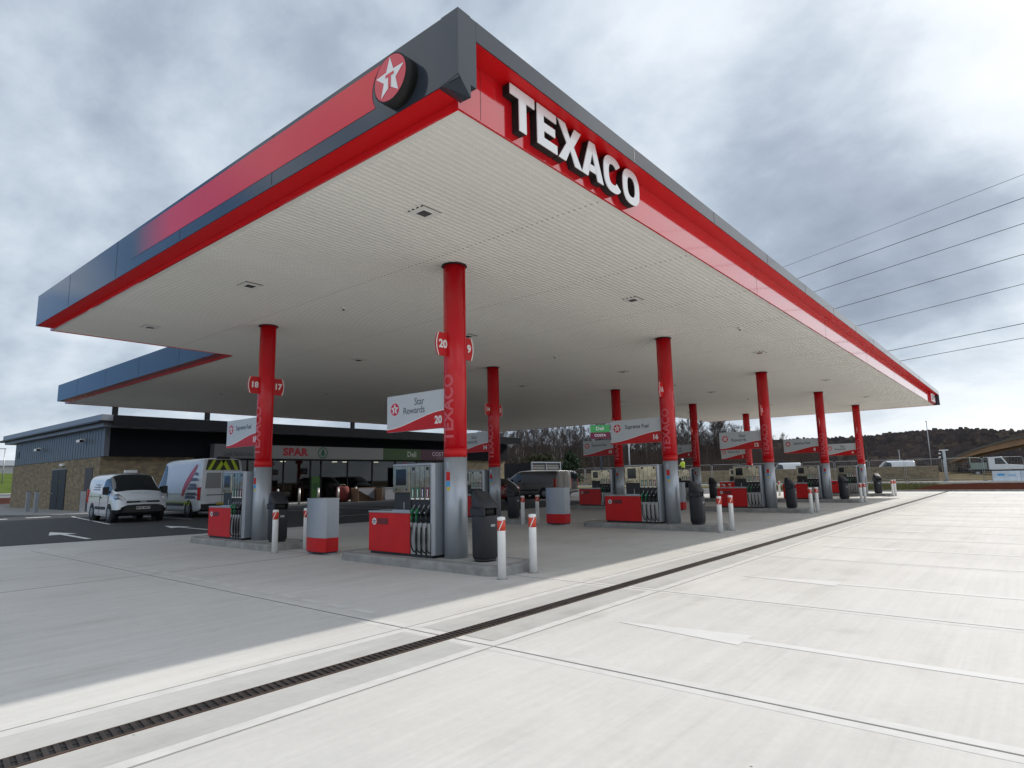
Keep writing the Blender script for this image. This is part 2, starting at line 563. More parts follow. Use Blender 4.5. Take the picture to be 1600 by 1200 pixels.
def star_logo(parent, org, u, v, nrm_, r, disc=None, star=None, tee=None, ring=True):
    """disc with a five pointed star and a T, three meshes stacked a few mm apart"""
    org, u, v, w = Vector(org), Vector(u), Vector(v), Vector(nrm_)
    disc = disc or LRED; star = star or TEXTW; tee = tee or LRED
    P = lambda x, y, k: org + u * x + v * y + w * k
    a = MB()
    if ring:
        a.poly([P(1.08 * r * math.cos(t), 1.08 * r * math.sin(t), 0.001) for t in [2 * math.pi * k / 32 for k in range(32)]])
        a.build('rim', star, parent)
    d = MB()
    d.poly([P(r * math.cos(t), r * math.sin(t), 0.003) for t in [2 * math.pi * k / 32 for k in range(32)]])
    do = d.build('badge', disc, parent)
    s = MB()
    sp = star_pts(r * 0.93)
    for k in range(10):
        s.poly([P(0, 0, 0.006), P(*sp[k], 0.006), P(*sp[(k + 1) % 10], 0.006)])
    s.build('star', star, parent)
    t = MB()
    h = r
    t.poly([P(x * h, y * h, 0.009) for x, y in [(-.27, .20), (.27, .20), (.27, .06), (.09, .06), (.09, -.42), (-.09, -.42), (-.09, .06), (-.27, .06)]])
    t.build('letter', tee, parent)
    return do


# ------------------------------------------------------------------ ground, concrete, asphalt
g = MB()
g.poly([(-1500, -1500, -0.06), (2500, -1500, -0.06), (2500, 2500, -0.06), (-1500, 2500, -0.06)])
struct(g, 'ground', EARTH)

EDGE = [(-40, 19.8), (-2, 16.8), (4.5, 15.3), (10.5, 14.5), (46, 14.5)]
c = MB()
c.poly([(-40, -45, 0), (46, -45, 0)] + [(x, y, 0) for x, y in EDGE[::-1]])
struct(c, 'concrete_forecourt', CONC)
a = MB()
a.poly([(x, y, 0.0) for x, y in EDGE] + [(60, 14.5, 0), (60, 75, 0), (-40, 75, 0)])
struct(a, 'asphalt_road', ASPH)
# flush pale edge strip between the two
e = MB()
for (x0, y0), (x1, y1) in zip(EDGE, EDGE[1:]):
    e.poly([(x0, y0 - .06, .004), (x1, y1 - .06, .004), (x1, y1 + .09, .004), (x0, y0 + .09, .004)])
struct(e, 'kerb_strip', ROADP)

# joints and margins
J = MB(); Lm = MB(); J2 = MB()
xs = [0.03, 3.3] + [3.3 + 4.17 * k for k in range(1, 10)]
for i, x in enumerate(xs):
    Lm.poly([(x - .11, -45, .0012), (x + .11, -45, .0012), (x + .11, 0.14, .0012), (x - .11, 0.14, .0012)])
    Lm.poly([(x - .11, 0.34, .0012), (x + .11, 0.34, .0012), (x + .11, 14.4, .0012), (x - .11, 14.4, .0012)])
    w = .014 if i == 0 else .010
    w = .009 if i == 0 else (.006 if i == 1 else .004)
    jj = J if i < 2 else J2
    jj.box(x - w, x + w, -45, 0.135, -.002, .0030)
    jj.box(x - w, x + w, 0.345, 14.4, -.002, .0030)
for x in [-4.1 - 4.2 * k for k in range(4)]:
    Lm.poly([(x - .11, -45, .0012), (x + .11, -45, .0012), (x + .11, 0.14, .0012), (x - .11, 0.14, .0012)])
    J.box(x - .01, x + .01, -45, 0.135, -.002, .0030)
    J.box(x - .01, x + .01, 0.345, 14.4, -.002, .0030)
for y in (0.86, -0.36, 7.45, -14.2, -28):
    xa = 46
    J2.box(-40, xa, y - .006, y + .006, -.002, .0034)
for y in (0.80, -0.30):
    Lm.poly([(-40, y - .07, .0018), (46, y - .07, .0018), (46, y + .07, .0018), (-40, y + .07, .0018)])
struct(Lm, 'concrete_margin', CONCL)
struct(J, 'expansion_joint', JOINT)
struct(J2, 'saw_cut', mat('filled saw cut', (0.24, 0.23, 0.22), 0.85))
# darker blocks either side of the channel
D = MB()
nx = sorted([-4.1 - 4.2 * k for k in range(4)] + xs)
for x0, x1 in zip(nx, nx[1:]):
    D.poly([(x0 + .14, .345, .0022), (x1 - .14, .345, .0022), (x1 - .14, .74, .0022), (x0 + .14, .74, .0022)])
    D.poly([(x0 + .14, -.24, .0022), (x1 - .14, -.24, .0022), (x1 - .14, .135, .0022), (x0 + .14, .135, .0022)])
struct(D, 'drain_surround', CONCD)

# channel drain
dr = thing('drain_channel', 'long black slotted iron drain channel crossing the pale concrete forecourt', 'drain')
ch = MB(); ch.box(-20, 46, .152, .328, -.03, .004); ch.build('channel', GAP, dr)
fr = MB(); fr.box(-20, 46, .150, .160, .0, .010); fr.box(-20, 46, .320, .330, .0, .010); fr.build('edge_rail', mat('rail rust', (0.085, 0.055, 0.04), .7, var=.5, vscale=3), dr)
fr = MB(); fr.box(-20, 46, .2365, .2435, .0042, .0085)
x = -20
while x < 14:
    fr.prism([(x, .160, .0042), (x + .028, .160, .0042), (x + .050, .320, .0042), (x + .022, .320, .0042)], (0, 0, .006)); x += .058
while x < 46:
    fr.box(x, x + .05, .160, .320, .0042, .009); x += .1
fr.build('grate', IRON, dr)

# markings
mk = MB()
for i in range(24):                                    # dashed line beside the joint
    y = 1.7 + i * .55
    mk.poly([(.25, y, .0025), (.36, y, .0025), (.36, y + .36, .0025), (.25, y + .36, .0025)])
struct(mk, 'forecourt_marking', FAINT)
mk = MB()
for x in (1.5, 5.05, 9.5, 13.7, 18.1, 22.3, 26.7, 30.9, 35.2, 39.5):
    mk.poly([(x - .06, -30, .0025), (x + .06, -30, .0025), (x + .06, -2.1, .0025), (x - .06, -2.1, .0025)])
    mk.poly([(x - .20, -2.1, .0028), (x + .20, -2.1, .0028), (x + .02, -.82, .0028), (x - .02, -.82, .0028)])
struct(mk, 'lane_arrow_marking', FAINT)
mk = MB()
# bay lines and arrows on the asphalt
def line(mb, x0, y0, x1, y1, w, z=.005):
    d = Vector((x1 - x0, y1 - y0, 0)).normalized(); n = Vector((-d.y, d.x, 0)) * w / 2
    mb.poly([(x0 + n.x, y0 + n.y, z), (x0 - n.x, y0 - n.y, z), (x1 - n.x, y1 - n.y, z), (x1 + n.x, y1 + n.y, z)])
def arrow(mb, x0, y0, x1, y1, w, hw, hl, z=.005):
    d = Vector((x1 - x0, y1 - y0, 0)).normalized(); n = Vector((-d.y, d.x, 0))
    b = Vector((x1, y1, 0)) - d * hl
    line(mb, x0, y0, b.x, b.y, w, z)
    p, q = b + n * hw, b - n * hw
    mb.poly([(p.x, p.y, z), (q.x, q.y, z), (x1, y1, z)])
arrow(mk, 1.96, 16.9, 2.15, 21.4, .15, .38, 1.7)
arrow(mk, 5.4, 16.9, 5.45, 20.6, .13, .35, 1.5)
line(mk, 4.75, 24.0, 6.1, 33.5, .11)
line(mk, 7.9, 24.0, 7.9, 30, .10); line(mk, 11.0, 24, 11.0, 30, .10)
for x in (14.1, 17.2, 20.3): line(mk, x, 22, x, 27, .1)
line(mk, 10.5, 19.0, 14.5, 19.0, .12); line(mk, 15.5, 19.0, 19, 19.0, .12)
for x0, x1, y in ((2.9, 3.7, 34.3), (4.5, 5.5, 34.5)): mk.box(x0, x1, y, y + .5, .003, .006)
for x0 in (1.0, -0.8): mk.box(x0, x0 + 1.0, 34.0, 34.5, .003, .006)
struct(mk, 'road_marking', ROADP)

# pavement round the shop
p = MB()
p.prism([(6.3, 60, 0), (4.4, 40, 0), (5.9, 36.2, 0), (7.2, 34.6, 0), (46, 34.2, 0), (46, 37.15, 0), (8.27, 37.15, 0), (8.27, 60, 0)], (0, 0, .05))
struct(p, 'pavement', PAVE)

# far side of the forecourt: kerb, verge, road
k = MB(); k.box(46.0, 46.25, -60, 14.5, -.02, .10); struct(k, 'forecourt_kerb', KERB)
v = MB(); v.poly([(46.25, -1.0, .05), (53, -9, .03), (53, -60, .03), (70, -60, .03), (70, 70, .02), (60.1, 70, .02), (60.1, 14.5, .05), (46.25, 14.5, .05)])
struct(v, 'verge', VERGE)
v = MB(); v.poly([(47.2, -1.5, .06), (72, -40, .06), (74, -40, .06), (69, 0, .10), (58, 5, .08), (50, 5, .07)])
struct(v, 'mulch_bed', MULCH)
rd = MB(); rd.prism([(66.0, 64, .0), (73.5, -6, .0), (76, -60, 0), (90, -60, 0), (80.5, -6, 0), (72.5, 64, 0)], (0, 0, .13))
struct(rd, 'side_road', mat('pale asphalt', (0.20, 0.20, 0.20), 0.85, var=0.1, vscale=1))
kb = MB(); kb.prism([(65.7, 64, 0), (73.2, -6, 0), (73.5, -6, 0), (66, 64, 0)], (0, 0, .2)); struct(kb, 'road_kerb', CONCL)

# banks behind the road
def hgt_grid(name, x0, x1, y0, y1, nx_, ny_, f, m):
    b = MB(); b.smooth = True
    for j in range(ny_ + 1):
        for i in range(nx_ + 1):
            xx = x0 + (x1 - x0) * i / nx_; yy = y0 + (y1 - y0) * j / ny_
            b.v.append((xx, yy, f(xx, yy)))
    for j in range(ny_):
        for i in range(nx_):
            q = j * (nx_ + 1) + i
            b.face([q, q + 1, q + nx_ + 2, q + nx_ + 1])
    return struct(b, name, m)
def bank_h(x, y):
    d = x - (88.0 - y * 0.17)
    t = max(0, min(1, d / 18))
    return -.1 + (0.8 + .25 * math.sin(x * .21) * math.sin(y * .13)) * t * t * (3 - 2 * t)
hgt_grid('embankment', 84, 150, -70, 120, 40, 70, bank_h, EARTH)
hgt_grid('grass_bank', -30, 22, 75, 150, 26, 36, lambda x, y: -.1 + 4.0 * max(0, min(1, (y - 78) / 40)) + .2 * math.sin(x * .5), GRASSB)

# distant hill ring
def hill_h(ang, rr):
    a_ = math.degrees(ang)
    ridge = 13 + 2.2 * math.sin(ang * 9 + .5) + 1.2 * math.sin(ang * 23) + (3.0 if a_ > 14 else 3.0 * max(0, (a_ + 6)) / 20)
    ridge *= max(.12, min(1, (66 - a_) / 12))
    t = max(0, min(1, (rr - 180) / 230))
    return -2 + ridge * t * t * (3 - 2 * t)
hb = MB(); hb.smooth = True
NA, NR = 150, 16
for j in range(NR + 1):
    for i in range(NA + 1):
        an = R(-25 + 110 * i / NA); rr = 170 + 500 * j / NR
        hb.v.append((-4 + rr * math.cos(an), -4 + rr * math.sin(an), hill_h(an, rr)))
for j in range(NR):
    for i in range(NA):
        q = j * (NA + 1) + i
        hb.face([q, q + 1, q + NA + 2, q + NA + 1])
struct(hb, 'hills', HILLM)

# ------------------------------------------------------------------ the canopy
H = 5.41
L_, W_ = 42.0, 14.37
KX0, KX1, KY = 4.64, 36.1, 30.64
PT = 6.26        # parapet top
PO = 0.27        # parapet projection
can = thing('fuel_canopy', 'huge flat red and grey canopy with ribbed white soffit over the fuel pumps', 'canopy')

def ribs(mb, x0, x1, y0, y1, per=0.1, amp=0.022):
    y = y0
    while y < y1 - 1e-6:
        ye = min(y + per, y1)
        a0, a1, a2 = y + .55 * (ye - y), y + .66 * (ye - y), ye - .11 * (ye - y)
        z0, z1 = H, H + amp
        mb.poly([(x0, y, z0), (x1, y, z0), (x1, a0, z0), (x0, a0, z0)])
        mb.poly([(x0, a0, z0), (x1, a0, z0), (x1, a1, z1), (x0, a1, z1)])
        mb.poly([(x0, a1, z1), (x1, a1, z1), (x1, a2, z1), (x0, a2, z1)])
        mb.poly([(x0, a2, z1), (x1, a2, z1), (x1, ye, z0), (x0, ye, z0)])
        y = ye
s = MB(); ribs(s, .12, L_ - .12, .12, W_ - .02); ribs(s, KX0 + .12, KX1 - .12, W_ - .02, KY - .12)
s.build('soffit', SOFF, can)
tr_ = MB()
for (x0, x1, y0, y1) in ((0.03, L_ - .03, .03, .12), (.03, .12, .12, W_ - .12), (L_ - .12, L_ - .03, .12, W_ - .12),
                         (.03, KX0, W_ - .12, W_ - .03), (KX1, L_ - .03, W_ - .12, W_ - .03),
                         (KX0 + .03, KX0 + .12, W_ - .03, KY - .12), (KX1 - .12, KX1 - .03, W_ - .03, KY - .12), (KX0 + .03, KX1 - .03, KY - .12, KY - .03)):
    tr_.box(x0, x1, y0, y1, H - .004, H + .05)
tr_.build('soffit_trim', SOFF, can)
jt = MB()
x = 3.0
while x < L_ - 1:
    y = .12
    while y < W_ - .1:
        jt.box(x, x + .012, y + .01, y + .045, H - .003, H + .004); y += .1
    x += 3.0
jt.build('sheet_joint', mat('sheet joint', (.16, .16, .15), .7), can)
# body above the soffit
bd = MB(); bd.box(.05, L_ - .05, .05, W_ - .05, H + .06, PT - .12); bd.box(KX0 + .05, KX1 - .05, W_ - .05, KY - .05, H + .06, PT - .12)
bd.build('roof_deck', GREYP, can)

# lower red band: glossy vertical panels
rb = MB()
rb.box(0, L_, 0, .03, H - .02, 6.06)                     # lettered side
rb.build('front_fascia', RED, can)
rb = MB(); rb.box(0, .03, .031, W_, H - .02, 5.72)
rb.build('side_fascia', RED, can)
rb = MB(); rb.box(.031, KX0, W_ - .03, W_ + .0, H - .02, 5.72); rb.box(KX1, L_, W_ - .03, W_, H - .02, 5.72); rb.box(L_ - .03, L_, .031, W_ - .031, H - .02, 5.72)
rb.box(KX0, KX0 + .03, W_ + .001, KY, H - .02, 5.72); rb.box(KX1 - .03, KX1, W_ + .001, KY, H - .02, 5.72); rb.box(KX0 + .031, KX1 - .031, KY - .03, KY, H - .02, 5.72)
rb.build('rear_fascia', RED, can)
# parapet: deep on the side, a slim flashing above the lettering
pp = MB()
pp.box(-PO, 0.0, -PO + .001, W_ + .15, 5.49, PT)
pp.build('side_parapet', GREYP, can)
pp = MB(); pp.box(0.001, L_, -PO, 0.0, 6.03, PT); pp.build('front_parapet', GREYP, can)
pp = MB(); pp.box(-PO + .012, -.002, .02, W_ + .10, 5.484, 5.4895); pp.build('side_underlining', mat('red underlining', (0.60, 0.003, 0.006), 0.45, spec=0.3), can)
pp = MB(); pp.box(.02, L_ - .05, -PO + .012, -.002, 6.024, 6.0295); pp.build('front_underlining', mat('red underlining', (0.60, 0.003, 0.006), 0.45), can)
pp = MB()
pp.box(.001, KX0 - PO, W_, W_ + .15, 5.49, PT); pp.box(KX0 - PO, KX0, W_ + .151, KY + .15, 5.49, PT); pp.box(KX0, KX1, KY, KY + .15, 5.49, PT)
pp.box(KX1, KX1 + .15, W_ + .15, KY + .15, 5.49, PT); pp.box(KX1 + .151, L_, W_, W_ + .149, 5.49, PT); pp.box(L_, L_ + .15, -PO, W_ + .15, 5.49, PT)
pp.build('rear_parapet', GREYP, can)
# corner returns
cb_ = MB()
q_ = -PO - .006
cb_.loft([[(q_, q_, PT + .002), (-.095, q_, PT + .002), (-.095, q_, 5.34), (q_, q_, 5.525)], [(q_, -.03, PT + .002), (-.002, -.03, PT + .002), (-.002, -.03, 5.43), (q_, -.03, 5.49)]], smooth=False)
cb_.build('corner_cladding', GREYP, can)
cb_ = MB(); cb_.box(L_ + .151, L_ + .2, -PO, .3, 5.41, PT); cb_.box(L_ - .02, L_ + .151, -.02, -.001, 5.41, 6.02); cb_.build('corner_cladding', GREYP, can)
# panel joint lines
def joint_(*r):
    b_ = MB(); b_.box(*r); b_.build('panel_joint', GREYD, can)
for y in (3.3, 6.2, 9.1, 12.0):
    joint_(-PO - .003, -PO + .002, y, y + .006, 5.52, PT - .005)
for x in (3.4, 6.4, 9.4, 12.4, 15.4, 18.4, 21.4, 27.4, 33.4):
    joint_(x, x + .006, -PO - .003, -PO + .002, 6.04, PT - .01)
for x in (.35, 3.4, 9.4, 15.4, 21.4, 27.4, 33.4):
    joint_(x, x + .005, -.002, .001, H, 6.02)
for y in (17.5, 21, 24.5, 28):
    joint_(KX0 - PO - .003, KX0 - PO + .002, y, y + .01, 5.52, PT - .005)
# illuminated red stripe on the side parapet, with its fading end
def fade_mat():
    m = bpy.data.materials.new('fading red stripe'); m.use_nodes = True
    nd, lk = m.node_tree.nodes, m.node_tree.links
    b = nd['Principled BSDF']; b.inputs['Roughness'].default_value = .16; b.inputs['Specular IOR Level'].default_value = .4
    tcn = N(nd, 'ShaderNodeTexCoord'); sp = N(nd, 'ShaderNodeSeparateXYZ'); lk.new(tcn.outputs['Object'], sp.inputs[0])
    mr = N(nd, 'ShaderNodeMapRange'); mr.inputs[1].default_value = 6.6; mr.inputs[2].default_value = 8.2
    lk.new(sp.outputs[1], mr.inputs[0])
    rp = ramp(nd, [(0, (.66, .016, .026)), (1, (.039, .047, .061))]); lk.new(mr.outputs[0], rp.inputs[0])
    lk.new(rp.outputs[0], b.inputs['Base Color'])
    return m
st = MB()
LCY, LCZ, LR = .61, 5.80, .26
arc = []
z0, z1 = 5.70, 6.20
for kk in range(9):
    z_ = z1 + (z0 - z1) * kk / 8
    rr = LR + .10
    arc.append((-PO - .004, LCY + .14 + math.sqrt(max(0, rr * rr - (z_ - 5.90) ** 2)), z_))
st.poly([(-PO - .004, 8.35, z1)] + arc + [(-PO - .004, 8.35, z0)])
st.build('stripe', fade_mat(), can)
# round sign drum
ring0 = [(-PO, LCY + LR * 1.06 * math.cos(t), LCZ + LR * 1.06 * math.sin(t)) for t in [2 * math.pi * k / 40 for k in range(40)]]
ring1 = [(-PO - .15, q[1], q[2]) for q in ring0]
dm = MB(); dm.loft([ring0, ring1]); dmo = dm.build('round_sign', GAP, can)
star_logo(can, (-PO - .152, LCY, LCZ), (0, -1, 0), (0, 0, 1), (-1, 0, 0), LR * 1.0, ring=False)
# fascia lettering
def letter(polys, x0, w, hh=.52, zb=5.44, dep=.17):
    for idx, face_y in enumerate((0,)):
        side = MB(); front = MB()
        for P in polys:
            outer, holes = P
            pass
    return
def rounded(cx, cz, rx, rz, a0, a1, n=20, pw=2.6):
    out = []
    for k_ in range(n + 1):
        t = a0 + (a1 - a0) * k_ / n
        c_, s_ = math.cos(t), math.sin(t)
        out.append((cx + rx * math.copysign(abs(c_) ** (2 / pw), c_), cz + rz * math.copysign(abs(s_) ** (2 / pw), s_)))
    return out
def strip_letter(loops, x0, name='letter'):
    """loops: list of convex/any quads in unit coords (width metres, height 0..1)"""
    hh, zb = .52, 5.49
    fr_, sd_ = MB(), MB()
    for lp in loops:
        sd_.prism([(x0 + a_, -.004, zb + b_ * hh) for a_, b_ in lp], (0, -.10, 0))
        cx = sum(q[0] for q in lp) / len(lp)
        fr_.prism([(x0 + a_, -.1045, zb + b_ * hh) for a_, b_ in lp], (0, -.012, 0))
    o = sd_.build(name, GAP, can)
    fr_.build('letter_face', WHITEG, o)
LX = .735
s_ = .135
strip_letter([[(0, 1), (.46, 1), (.46, .76), (0, .76)], [(.23 - s_ / 2, .76), (.23 + s_ / 2, .76), (.23 + s_ / 2, 0), (.23 - s_ / 2, 0)]], LX)
LX += .51
strip_letter([[(0, 1), (s_, 1), (s_, 0), (0, 0)], [(s_, 1), (.40, 1), (.40, .79), (s_, .79)], [(s_, .61), (.37, .61), (.37, .40), (s_, .40)], [(s_, .22), (.41, .22), (.41, 0), (s_, 0)]], LX)
LX += .44
strip_letter([[(0, 1), (.16, 1), (.265, .66), (.265, .36), (.185, .50)], [(.37, 1), (.53, 1), (.345, .50), (.265, .36), (.265, .66)],
              [(.185, .50), (.265, .36), (.16, 0), (0, 0)], [(.345, .50), (.53, 0), (.37, 0), (.265, .36)]], LX)
LX += .53
strip_letter([[(.20, 1), (.27, 1), (.27, .72), (.15, 0), (0, 0)], [(.27, 1), (.34, 1), (.54, 0), (.39, 0), (.27, .72)], [(.205, .36), (.335, .36), (.37, .17), (.175, .17)]], LX)
LX += .56
def arc_letter(x0, a0, a1, w=.50, n=26):
    loops = []
    o_ = rounded(w / 2, .5, w / 2, .52, a0, a1, n); i_ = rounded(w / 2, .5, w / 2 - .135, .30, a0, a1, n)
    for k_ in range(n):
        loops.append([o_[k_], o_[k_ + 1], i_[k_ + 1], i_[k_]])
    strip_letter(loops, x0)
arc_letter(LX, R(38), R(322)); LX += .53
arc_letter(LX, 0, 2 * math.pi)
# small square badge at the far end of the lettered side
eb = MB(); eb.box(39.6, 41.7, -.09, -.001, 5.47, 6.0); ebo = eb.build('end_sign', LRED, can)
eb = MB(); eb.box(39.95, 41.5, -.10, -.0905, 5.52, 5.96); eb.build('panel', WHITE, ebo)
eb = MB(); eb.box(40.1, 40.6, -.105, -.1005, 5.58, 5.75); eb.box(40.8, 41.3, -.105, -.1005, 5.72, 5.9); eb.box(40.2, 40.7, -.105, -.1005, 5.80, 5.9); eb.build('print', TEXTD, ebo)

# supports of the rear part of the canopy
for x, w_ in ((9.25, 'above the shop corner'), (14.8, 'above the left end of the shop sign'), (26.6, 'above the middle of the shop sign')):
    s = thing('roof_post', 'dark square post on the flat shop roof, ' + w_, 'post', (x, 38.4, 5.5), 0, 'posts on the shop roof')
    b = MB(); b.box(-.13, .13, -.13, .13, .03, 1.5); b.build('shaft', CLADK, s)
    b = MB(); b.box(-.22, .22, -.22, .22, 0, .029); b.build('base_plate', ROOFM, s)
    b = MB(); b.box(-.16, .16, -.16, .16, 1.501, 1.54); b.build('cap', ROOFM, s)

# recessed lights
lt0 = thing('canopy_light', '', 'light', (0, 0, 0), 0, 'recessed lights in the canopy soffit')
b = MB(); b.box(-.17, .17, -.17, .17, H - .010, H + .03); b.build('frame', SOFF, lt0)
b = MB(); b.box(-.10, .10, -.10, .10, H - .016, H - .0105); b.build('bezel', WHITE, lt0)
for i in (0, 1):
    for j in (0, 1):
        b = MB(); b.box(-.085 + i * .088, -.003 + i * .088, -.085 + j * .088, -.003 + j * .088, H - .020, H - .0165)
        b.build('glass', mat('lamp glass', (.09, .085, .08), .12), lt0)
for r_ in [(-.18, .18, -.183, -.171)] + [(-.183, -.171, -.16 + i * .09, -.115 + i * .09) for i in range(4)]:
    b = MB(); b.box(*r_, H - .004, H + .01); b.build('slot', GAP, lt0)
firstl = True
rows = ['first', 'second', 'third']
nth = ['nearest the logo side', 'second from the logo side', 'third from the logo side', 'fourth from the logo side', 'farthest away']
for j, y in enumerate((2.25, 7.38, 12.32)):
    for i, x in enumerate((1.57, 7.87, 16.4, 24.95, 33.5)):
        o = lt0 if firstl else copy_tree(lt0); firstl = False
        o.location = (x, y, 0)
        o['label'] = 'square soffit light, %s row from the lettered edge, %s' % (rows[j], nth[i])
# ceiling cameras
cm0 = thing('dome_camera', '', 'camera', (0, 0, 0), 0, 'small dome cameras under the canopy')
b = MB(); b.loft([[(rr_ * math.cos(t), rr_ * math.sin(t), z_) for t in [2 * math.pi * k / 14 for k in range(14)]] for rr_, z_ in ((.045, H), (.045, H - .04), (.035, H - .042))]); b.build('housing', WHITE, cm0)
b = MB(); b.loft([[(rr_ * math.cos(t), rr_ * math.sin(t), z_) for t in [2 * math.pi * k / 14 for k in range(14)]] for rr_, z_ in ((.03, H - .0425), (.025, H - .065), (.01, H - .075))]); b.build('dome', SCR, cm0)
first = True
for (x, y, d) in ((3.8, 7.4, 'between the two nearest lights'), (12.4, 1.47, 'near the lettered edge of the soffit'), (12.0, 7.4, 'mid soffit behind the second column'), (21.0, 7.4, 'mid soffit halfway along'), (8.2, 22.5, 'under the rear canopy above the parked vans'), (11.5, 19.5, 'under the rear canopy behind the number 18 column'), (16.5, 19.0, 'under the rear canopy left of the number 20 sign'), (29.0, 7.0, 'mid soffit near the far columns')):
    o = cm0 if first else copy_tree(cm0); first = False
    o.location = (x, y, 0); o['label'] = 'tiny dome camera %s' % d

# ------------------------------------------------------------------ columns
def capsule(rx, ry, z, n=36, cx=0, cy=0):
    return [(cx + rx * math.cos(t), cy + ry * math.sin(t), z) for t in [2 * math.pi * k / n for k in range(n)]]
CR = .205
def make_column(number_l, number_r):
    t = thing('canopy_column', 'round canopy column', 'column', (0, 0, 0), 0, 'red and silver columns carrying the canopy')
    b = MB(); b.loft([capsule(CR, CR, z_) for z_ in (.15, 1.876)]); b.build('lower_casing', SILV, t)
    b = MB(); b.loft([capsule(CR - .012, CR - .012, z_) for z_ in (1.8765, H - .001)]); up = b.build('upper_casing', REDC, t)
    b = MB(); b.loft([capsule(CR + .002, CR + .002, z_) for z_ in (1.878, 2.03)], cap=True); b.build('collar', REDP, t)
    b = MB()   # cover strip
    for a0 in (R(-62), R(118)):
        ca, sa = math.cos(a0), math.sin(a0)
        pts = [Vector((ca * CR - sa * w_ * 1, sa * CR + ca * w_ * 1, 2.031)) for w_ in (-.012, .012)]
        q = [(ca * (CR - .02) + sa * .012, sa * (CR - .02) - ca * .012, 2.031), (ca * (CR + .004) + sa * .012, sa * (CR + .004) - ca * .012, 2.031), (ca * (CR + .004) - sa * .012, sa * (CR + .004) + ca * .012, 2.031), (ca * (CR - .02) - sa * .012, sa * (CR - .02) + ca * .012, 2.031)]
        b.prism(q, (0, 0, H - 2.035))
    b.build('cover_strip', REDC, t)
    # vertical lettering wrapped on the casing
    vs, fs = text_geo('TEXACO', .30, .009, 0, 'CENTER', 3)
    b = MB(); rr_ = CR - .0085
    bmt = bmesh.new()
    bv = [bmt.verts.new(q_) for q_ in vs]
    for f_ in fs: bmt.faces.new([bv[i_] for i_ in f_])
    for k in range(-11, 12):
        bmesh.ops.bisect_plane(bmt, geom=bmt.verts[:] + bmt.edges[:] + bmt.faces[:], plane_co=(0, k * .0125, 0), plane_no=(0, 1, 0))
    bmt.verts.index_update()
    vs = [tuple(q_.co) for q_ in bmt.verts]; fs = [[q_.index for q_ in f_.verts] for f_ in bmt.faces]; bmt.free()
    for p_ in vs:
        b.v.append((rr_ * math.cos(R(186) - p_[1] / rr_), rr_ * math.sin(R(186) - p_[1] / rr_), 2.75 + p_[0]))
    for f_ in fs: b.face(f_)
    b.build('lettering', REDT, t)
    # number tabs either side
    for sgn, num in ((-1, number_l), (1, number_r)):
        b = MB()
        x0, x1 = sgn * .17, sgn * .43
        pts = [(x0, -.012, 3.67), (x1, -.012, 3.67)] + [(x1 + sgn * .05 * math.sin(math.pi * k / 8), -.012, 3.67 + .42 * k / 8) for k in range(1, 8)] + [(x1, -.012, 4.09), (x0, -.012, 4.09)]
        b.prism(pts, (0, .024, 0)); tb = b.build('number_tab', REDP, t)
        b = MB()
        for k in range(8):
            za, zb_ = 3.67 + .42 * k / 8, 3.67 + .42 * (k + 1) / 8
            xa = x1 + sgn * .05 * math.sin(math.pi * k / 8); xb = x1 + sgn * .05 * math.sin(math.pi * (k + 1) / 8)
            for yy in (-.016, .016):
                b.poly([(xa, yy, za), (xa - sgn * .022, yy, za), (xb - sgn * .022, yy, zb_), (xb, yy, zb_)])
        put_text(b, num, .20, (sgn * .31, -.016, 3.88), (1, 0, 0), (0, 0, 1), bold=.008)
        b.build('number', TEXTW, tb)
    # stickers on the lower casing
    def patch(a0, a1, za, zb_, m, nm):
        b = MB(); rr2 = CR + .002
        for k in range(4):
            ta, tb_ = R(a0 + (a1 - a0) * k / 4), R(a0 + (a1 - a0) * (k + 1) / 4)
            b.poly([(rr2 * math.cos(ta), rr2 * math.sin(ta), za), (rr2 * math.cos(tb_), rr2 * math.sin(tb_), za), (rr2 * math.cos(tb_), rr2 * math.sin(tb_), zb_), (rr2 * math.cos(ta), rr2 * math.sin(ta), zb_)])
        b.build(nm, m, t)
    patch(172, 196, 1.47, 1.62, REDP, 'sticker'); patch(172, 196, 1.37, 1.46, BLUE, 'sticker'); patch(178, 196, 1.30, 1.36, STY, 'sticker'); patch(172, 190, 1.66, 1.80, SILV2, 'sticker')
    b = MB(); b.loft([capsule(CR + .03, CR + .03, H - .02), capsule(CR + .03, CR + .03, H - .003)]); b.build('head_ring', GREYD, t)
    return t

